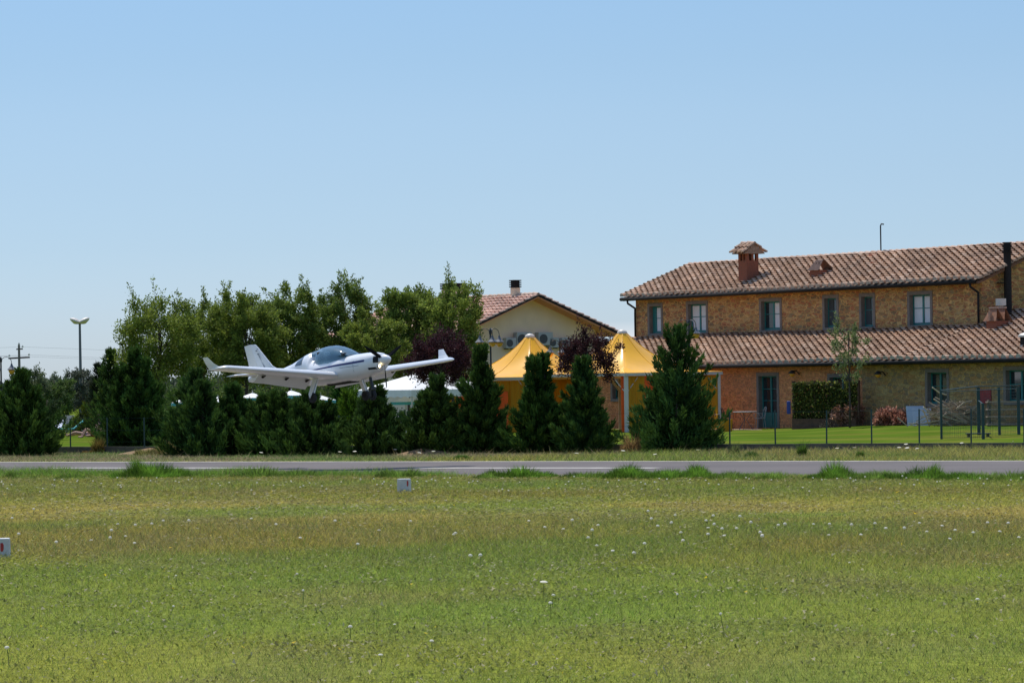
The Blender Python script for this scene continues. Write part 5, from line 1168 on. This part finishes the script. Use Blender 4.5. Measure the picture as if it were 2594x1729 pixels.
p=G(219,1106,LZ); J=lying(); o=body('person',J,BN,RD,M['skin'],p,R(175)); tag(o,'sunbather lying on the lawn left of the sitting person','person'); hair(o,J,M['wood'])
m=MB(); m.lathe([(.155,-.05),(.17,.0),(.155,.06)],14,(0,0,.12)); m.build('swimwear',M['bluep'],o,smooth=True)
# pilot
RP_={k:(v*1.0) for k,v in RD.items()}
J=dict(pel=(0,0,-.30),che=(-.12,0,.08),nck=(-.12,0,.22),hed=(-.10,0,.335),top=(-.09,0,.42),shL=(-.12,.17,.15),elL=(.05,.20,-.05),haL=(.28,.12,.02),shR=(-.12,-.17,.15),elR=(.05,-.20,-.05),haR=(.28,-.12,.02))
o=body('person',J,[b for b in BN if b[0] in J and b[1] in J],RD,M['surround'],(0,0,0),0); tag(o,'pilot in a grey shirt seated under the aircraft canopy','person')
o.matrix_world=plane.matrix_world@Matrix.Translation((-.66,-.20,.14)); q=hair(o,J,M['curtain'])
# loungers
def lounger(px,py,rz,label,mt):
    p=G(px,py,LZ); t=empty('sun_lounger',p,rz,label,'sun lounger','sun loungers on the left lawn')
    m=MB(); m.box((-.9,-.3,.30),(.3,.3,.36)); m.build('seat',mt,t); m=MB(); m.add([(.3,-.3,.30),(.3,.3,.30),(.85,.3,.72),(.85,-.3,.72),(.3,-.3,.36),(.3,.3,.36),(.82,.3,.78),(.82,-.3,.78)],[(0,1,2,3),(7,6,5,4),(0,4,5,1),(1,5,6,2),(2,6,7,3),(3,7,4,0)]); m.build('backrest',mt,t)
    for x in (-.8,.7):
        for y in (-.27,.27): m=MB(); m.tube([(x,y,0),(x,y,.31)],.02,6); m.build('leg',M['whitemetal'],t)
lounger(170,1104,R(10),'teal sun lounger in front of the hedge',M['tealcloth']); lounger(160,1097,R(170),'blue sun lounger behind the teal one',M['bluep']); lounger(134,1104,R(80),'pale blue sun lounger left of the teal one',M['panel'])
p=G(180,1096,LZ); t=empty('plastic_chair',p,R(20),'white plastic chair behind the blue sun lounger','chair')
m=MB(); m.box((-.22,-.22,.40),(.22,.22,.44)); m.build('seat',M['whitemetal'],t); m=MB(); m.box((-.22,.19,.44),(.22,.23,.86)); m.build('backrest',M['whitemetal'],t)
for x in (-.2,.2):
    for y in (-.2,.2): m=MB(); m.tube([(x,y,0),(x,y,.4)],.02,6); m.build('leg',M['whitemetal'],t)
# ------------------------------------------------------------------ wire fence on the wall
ft=empty('wire_fence',WP(0,-.08,LZ),math.atan2(wd.y,wd.x),'low fence of thin dark posts and wire along the lawn edge','fence')
pk_=[2572,2437,2305,2184,2069,1939,1823]
sl_=[(G(x,1123+ (2594-x)/2594*11,LZ)-W0).dot(wd) for x in pk_]; stp=(sl_[0]-sl_[-1])/6
ss=sl_+[sl_[-1]-stp*k for k in range(1,22)]+[sl_[0]+stp*k for k in range(1,4)]; FH=1.08
for s in ss:
    m=MB(); j=random.uniform(-.02,.02); m.tube([(s,0,-.25),(s+j,0,FH+random.uniform(-.02,.03))],.026,6); m.build('post',M['green_metal'],ft)
m=MB()
for z in (FH-.03,.62,.2): m.tube([(min(ss),0,z),((min(ss)+max(ss))/2,0,z-.01),(max(ss),0,z)],.0045,4)
m.build('wire',M['green_metal'],ft)
# ------------------------------------------------------------------ terrace, table, chairs, ivy screen
q=[G(1700,1094,LZ+.006),G(1995,1088.5,LZ+.006)]; a,_=hp(1640,1080,LV); b,_=hp(2010,1080,LV)
h0=O+U*a+Vn*(LV-.02); h1=O+U*b+Vn*(LV-.02); n_=-Vn
m=MB(); zz=LZ+.012; wv_=1.9
m.add([tuple(h0.xy)+(zz,),tuple((h0+n_*wv_).xy)+(zz,),tuple((h1+n_*wv_).xy)+(zz,),tuple(h1.xy)+(zz,)]+[tuple(h0.xy)+(.2,),tuple((h0+n_*wv_).xy)+(.2,),tuple((h1+n_*wv_).xy)+(.2,),tuple(h1.xy)+(.2,)],[(0,1,2,3),(1,5,6,2),(2,6,7,3)])
tag(m.build('terrace',M['paving']),kind='structure')
m=MB(); c=G(1040,1100,LZ+.008); m.add([(c.x-3,c.y-1.2,LZ+.01),(c.x+2.6,c.y-1.6,LZ+.01),(c.x+2.2,c.y+2,LZ+.01),(c.x-3.2,c.y+2,LZ+.01)],[(0,1,2,3)]); tag(m.build('paving_patch',M['paving']),kind='structure')
TZ=LZ+.012
def at(px,py): return G(px,py,TZ)
def mchair(px,py,rz,label,mt):
    t=empty('metal_chair',at(px,py),rz,label,'chair','metal chairs on the terrace'); m=MB()
    m.tube([(.22*math.cos(a),.22*math.sin(a),.45) for a in [2*PI*k/12 for k in range(13)]],.012,5); m.lathe([(.21,.44),(.21,.455),(.001,.457)],14); m.build('seat',mt,t)
    m=MB(); m.tube([(-.22,.12,.45),(-.24,.20,.75),(-.14,.24,.90),(0,.25,.93),(.14,.24,.90),(.24,.20,.75),(.22,.12,.45)],.014,6)
    for x in (-.12,-.04,.04,.12): m.tube([(x,.20,.46),(x,.245,.90)],.006,4)
    for z in (.58,.70,.8): m.tube([(-.23,.17,z),(0,.22,z),(.23,.17,z)],.006,4)
    m.build('backrest',mt,t)
    for s in (-1,1): m=MB(); m.tube([(s*.22,.1,.45),(s*.26,.0,.66),(s*.24,-.2,.66),(s*.20,-.2,.45)],.010,5); m.build('armrest',mt,t)
    for x in (-.17,.17):
        for y in (-.17,.17): m=MB(); m.tube([(x*.9,y*.9,.45),(x*1.15,y*1.15,0)],.012,5); m.build('leg',mt,t)
mchair(1843,1088,R(100),'bronze backed metal chair left of the terrace table',M['black']); mchair(1926,1086,R(-80),'silver wire chair right of the terrace table',M['acwhite']); mchair(1992,1084,R(-60),'dark chair by the ivy screen on the terrace',M['black'])
mchair(1816,1090,R(60),'dark chair half hidden by the largest conifer',M['black'])
t=empty('terrace_table',at(1888,1087),R(-20),'thin topped metal table on the terrace','table'); m=MB(); m.lathe([(.50,.72),(.51,.735),(.50,.75),(.001,.752)],20); m.build('tabletop',M['acwhite'],t)
for k in range(3): m=MB(); a=2*PI*k/3; m.tube([(.3*math.cos(a),.3*math.sin(a),.72),(.05*math.cos(a),.05*math.sin(a),.4),(.34*math.cos(a),.34*math.sin(a),0)],.014,5); m.build('leg',M['zinc'],t)
p=G(1838,1092,TZ); t=empty('flower_tub',p,R(20),'ochre wooden tub in front of the left terrace chair','tub'); m=MB(); m.lathe([(.26,0),(.30,.5),(.27,.5),(.25,.44),(.001,.44)],12); m.build('tub',M['curtain_y'],t)
m=MB(); m.lathe([(.24,.445),(.18,.46),(.001,.47)],12); m.build('soil',M['soil'],t)
# ivy screen standing out from the house
c0=HW(2012,1.9); c1=HW(2176,.8); c0.z=c1.z=min(c0.z,c1.z); L_=(c1-c0).length; rz=math.atan2((c1-c0).y,(c1-c0).x)
t=empty('ivy_screen',c0,rz,'tall ivy covered trellis with brown posts beside the terrace','trellis'); hS=(1084-966)*c0.y/F
for x in (0,L_*.33,L_*.86,L_):
    m=MB(); m.box((x-.05,-.05,0),(x+.05,.05,hS+.06)); m.build('post',M['wood'],t)
m=MB(); m.box((.05,-.25,0),(L_,.2,.42)); m.build('planter',M['wood'],t)
m=MB()
for k in range(26): x=.05+(L_-.1)*k/25; m.box((x-.012,-.025,.42),(x+.012,-.01,hS))
for k in range(14): z=.45+(hS-.5)*k/13; m.box((.05,-.01,z-.012),(L_-.05,.005,z+.012))
m.build('lattice',M['wood'],t)
n=9000; pt=np.stack([rng.random(n)*L_,rng.normal(-.02,.055,n),.42+rng.random(n)*(hS-.40)],-1); ok=fbm(pt[:,0]*2.2,pt[:,2]*2.2,4)>.30; pt=pt[ok]; cc=np.array([.065,.085,.018])*rng.uniform(.4,1.9,(len(pt),1)); kk=rng.random(len(pt))<.16; cc[kk]=np.array([.42,.40,.08])
npmesh('ivy',sprigs(pt,rng.normal(0,1,(len(pt),3))+np.array([0,-.3,-.5]),.085,.07,.4),4,M['leaf'],cc,t)
p=HW(2000,2.0); m=MB(); m.box((-.10,-.05,.62),(.06,.05,1.15)); o=m.build('blue_bag',M['bluep'],bevel=.03); o.location=p; tag(o,'blue bag hanging at the left post of the ivy screen','bag')
# white boards leaning on the wall
for (xa,xb,ya,yb,off,lb) in [(2297,2342,1027,1076,0,'taller pale blue white board leaning at the house wall'),(2313,2361,1034,1077,-.12,'shorter pale board leaning in front of the taller one')]:
    p=HW((xa+xb)/2,.75-off*2); w_=(xb-xa)*p.y/F/2; h_=(yb-ya)*p.y/F; m=MB(); m.add([(-w_*.92,0,0),(w_*.80,0,0),(w_,.18,h_),(-w_,.18,h_),(-w_*.92,.03,0),(w_*.80,.03,0),(w_,.21,h_),(-w_,.21,h_)],[(0,1,2,3),(7,6,5,4),(0,4,5,1),(1,5,6,2),(2,6,7,3),(3,7,4,0)])
    o=m.build('leaning_board',M['panel']); o.location=p; tag(o,lb,'board','boards leaning at the wall')
# brush pile
p=HW(2425,1.1); rr=random.Random(4); m=MB()
for k in range(170):
    x=rr.gauss(-.15,.62); y=rr.gauss(0,.35); z=rr.random()**.8*.88*max(.06,1-(abs(x+.1)/1.55)**1.6)+.03; a=rr.gauss(0,.7); b_=rr.gauss(0,.38); L_=rr.uniform(.3,1.1); d=Vector((math.cos(a),math.sin(a)*.6,b_)); q=Vector((x,y,z)); g=rr.uniform(.5,1.3)
    m.tube([q-d*L_/2,q+Vector((0,0,rr.gauss(0,.05))),q+d*L_/2],rr.uniform(.010,.034),4,col=(.42*g,.33*g,.23*g),cap=False)
for (x0,z0,x1,z1) in ((-.9,1.05,.35,.35),(.1,.45,.95,.85),(-1.3,.75,-.7,.35),(-.95,1.5,-.4,1.2),(-1.9,.12,-.8,.18)):
    m.tube([(x0,-.1,z0),((x0+x1)/2,-.05,(z0+z1)/2-.06),(x1,0,z1)],.030,5,col=(.60,.48,.33))
o=m.build('brush_pile',M['stick']); o.location=p; tag(o,'heap of cut dry branches behind the green pen','brush pile')
p=HW(2560,.8); o=MB(); 
for k in range(4): o.box((-.9,-.3+.0*k,.28*k+.05),(.9,.3,.28*k+.10),(.40,.28,.2))
o.box((-.85,-.28,.0),(-.78,.28,1.0),(.1,.07,.05)); o.box((.78,-.28,.0),(.85,.28,1.0),(.1,.07,.05)); ob=o.build('plank_shelf',M['stick']); ob.location=p; tag(ob,'low rack of planks by the wall behind the pen','rack')
# green pen
A=GL(2385,1112);B=GL(2491,1112);Cc=GL(2480,1101);D_=GL(2532,1101);E_=GL(2581,1100)
t=empty('green_pen',A,0,'dark green metal mesh pen on the lawn at right','pen')
def rel(v): return v-A
hA=1.64;tops={'a':(A,hA,.035),'b':(B,1.20,.045),'c':(Cc,1.70,.055),'d':(D_,1.70,.045),'e':(E_,1.70,.05)}
for k_,(q,h_,r_) in tops.items():
    m=MB(); m.box((rel(q).x-r_,rel(q).y-r_,0),(rel(q).x+r_,rel(q).y+r_,h_)); m.build('post',M['green_metal'],t)
m=MB()
def bar(p0,z0,p1,z1,r_=.018): m.tube([rel(p0)+Vector((0,0,z0)),rel(p1)+Vector((0,0,z1))],r_,5)
bar(A,hA,Cc,1.70);bar(Cc,1.70,E_,1.70);bar(A,hA-.06,B,1.18,.008) if False else None
bar(A,hA-.05,E_,1.60,.012);bar(B,1.18,Cc,1.20);m.build('top_rail',M['green_metal'],t)
m=MB()
def mesh_panel(p0,h0,p1,h1,n,nh):
    for k in range(n+1): f_=k/n; q=p0.lerp(p1,f_); hh=h0+(h1-h0)*f_; m.tube([rel(q)+Vector((0,0,.03)),rel(q)+Vector((0,0,hh))],.0035,3,cap=False)
    for k in range(nh+1): f_=k/nh; m.tube([rel(p0)+Vector((0,0,.03+(h0-.03)*f_)),rel(p1)+Vector((0,0,.03+(h1-.03)*f_))],.0035,3,cap=False)
mesh_panel(A,.95,B,.95,22,5); mesh_panel(Cc,1.68,E_,1.68,24,16); mesh_panel(A,1.6,Cc,1.68,24,12); mesh_panel(B,1.15,E_,1.2,24,10); m.build('wire_mesh',M['green_metal'],t)
p=GL(2478,1106); m=MB(); m.box((-.42,-.25,.10),(.42,.25,.13)); m.box((-.36,-.2,0),(-.30,.2,.10)); m.box((.30,-.2,0),(.36,.2,.10)); o=m.build('low_bench',M['black']); o.location=p; tag(o,'low dark board bench inside the green pen','bench')
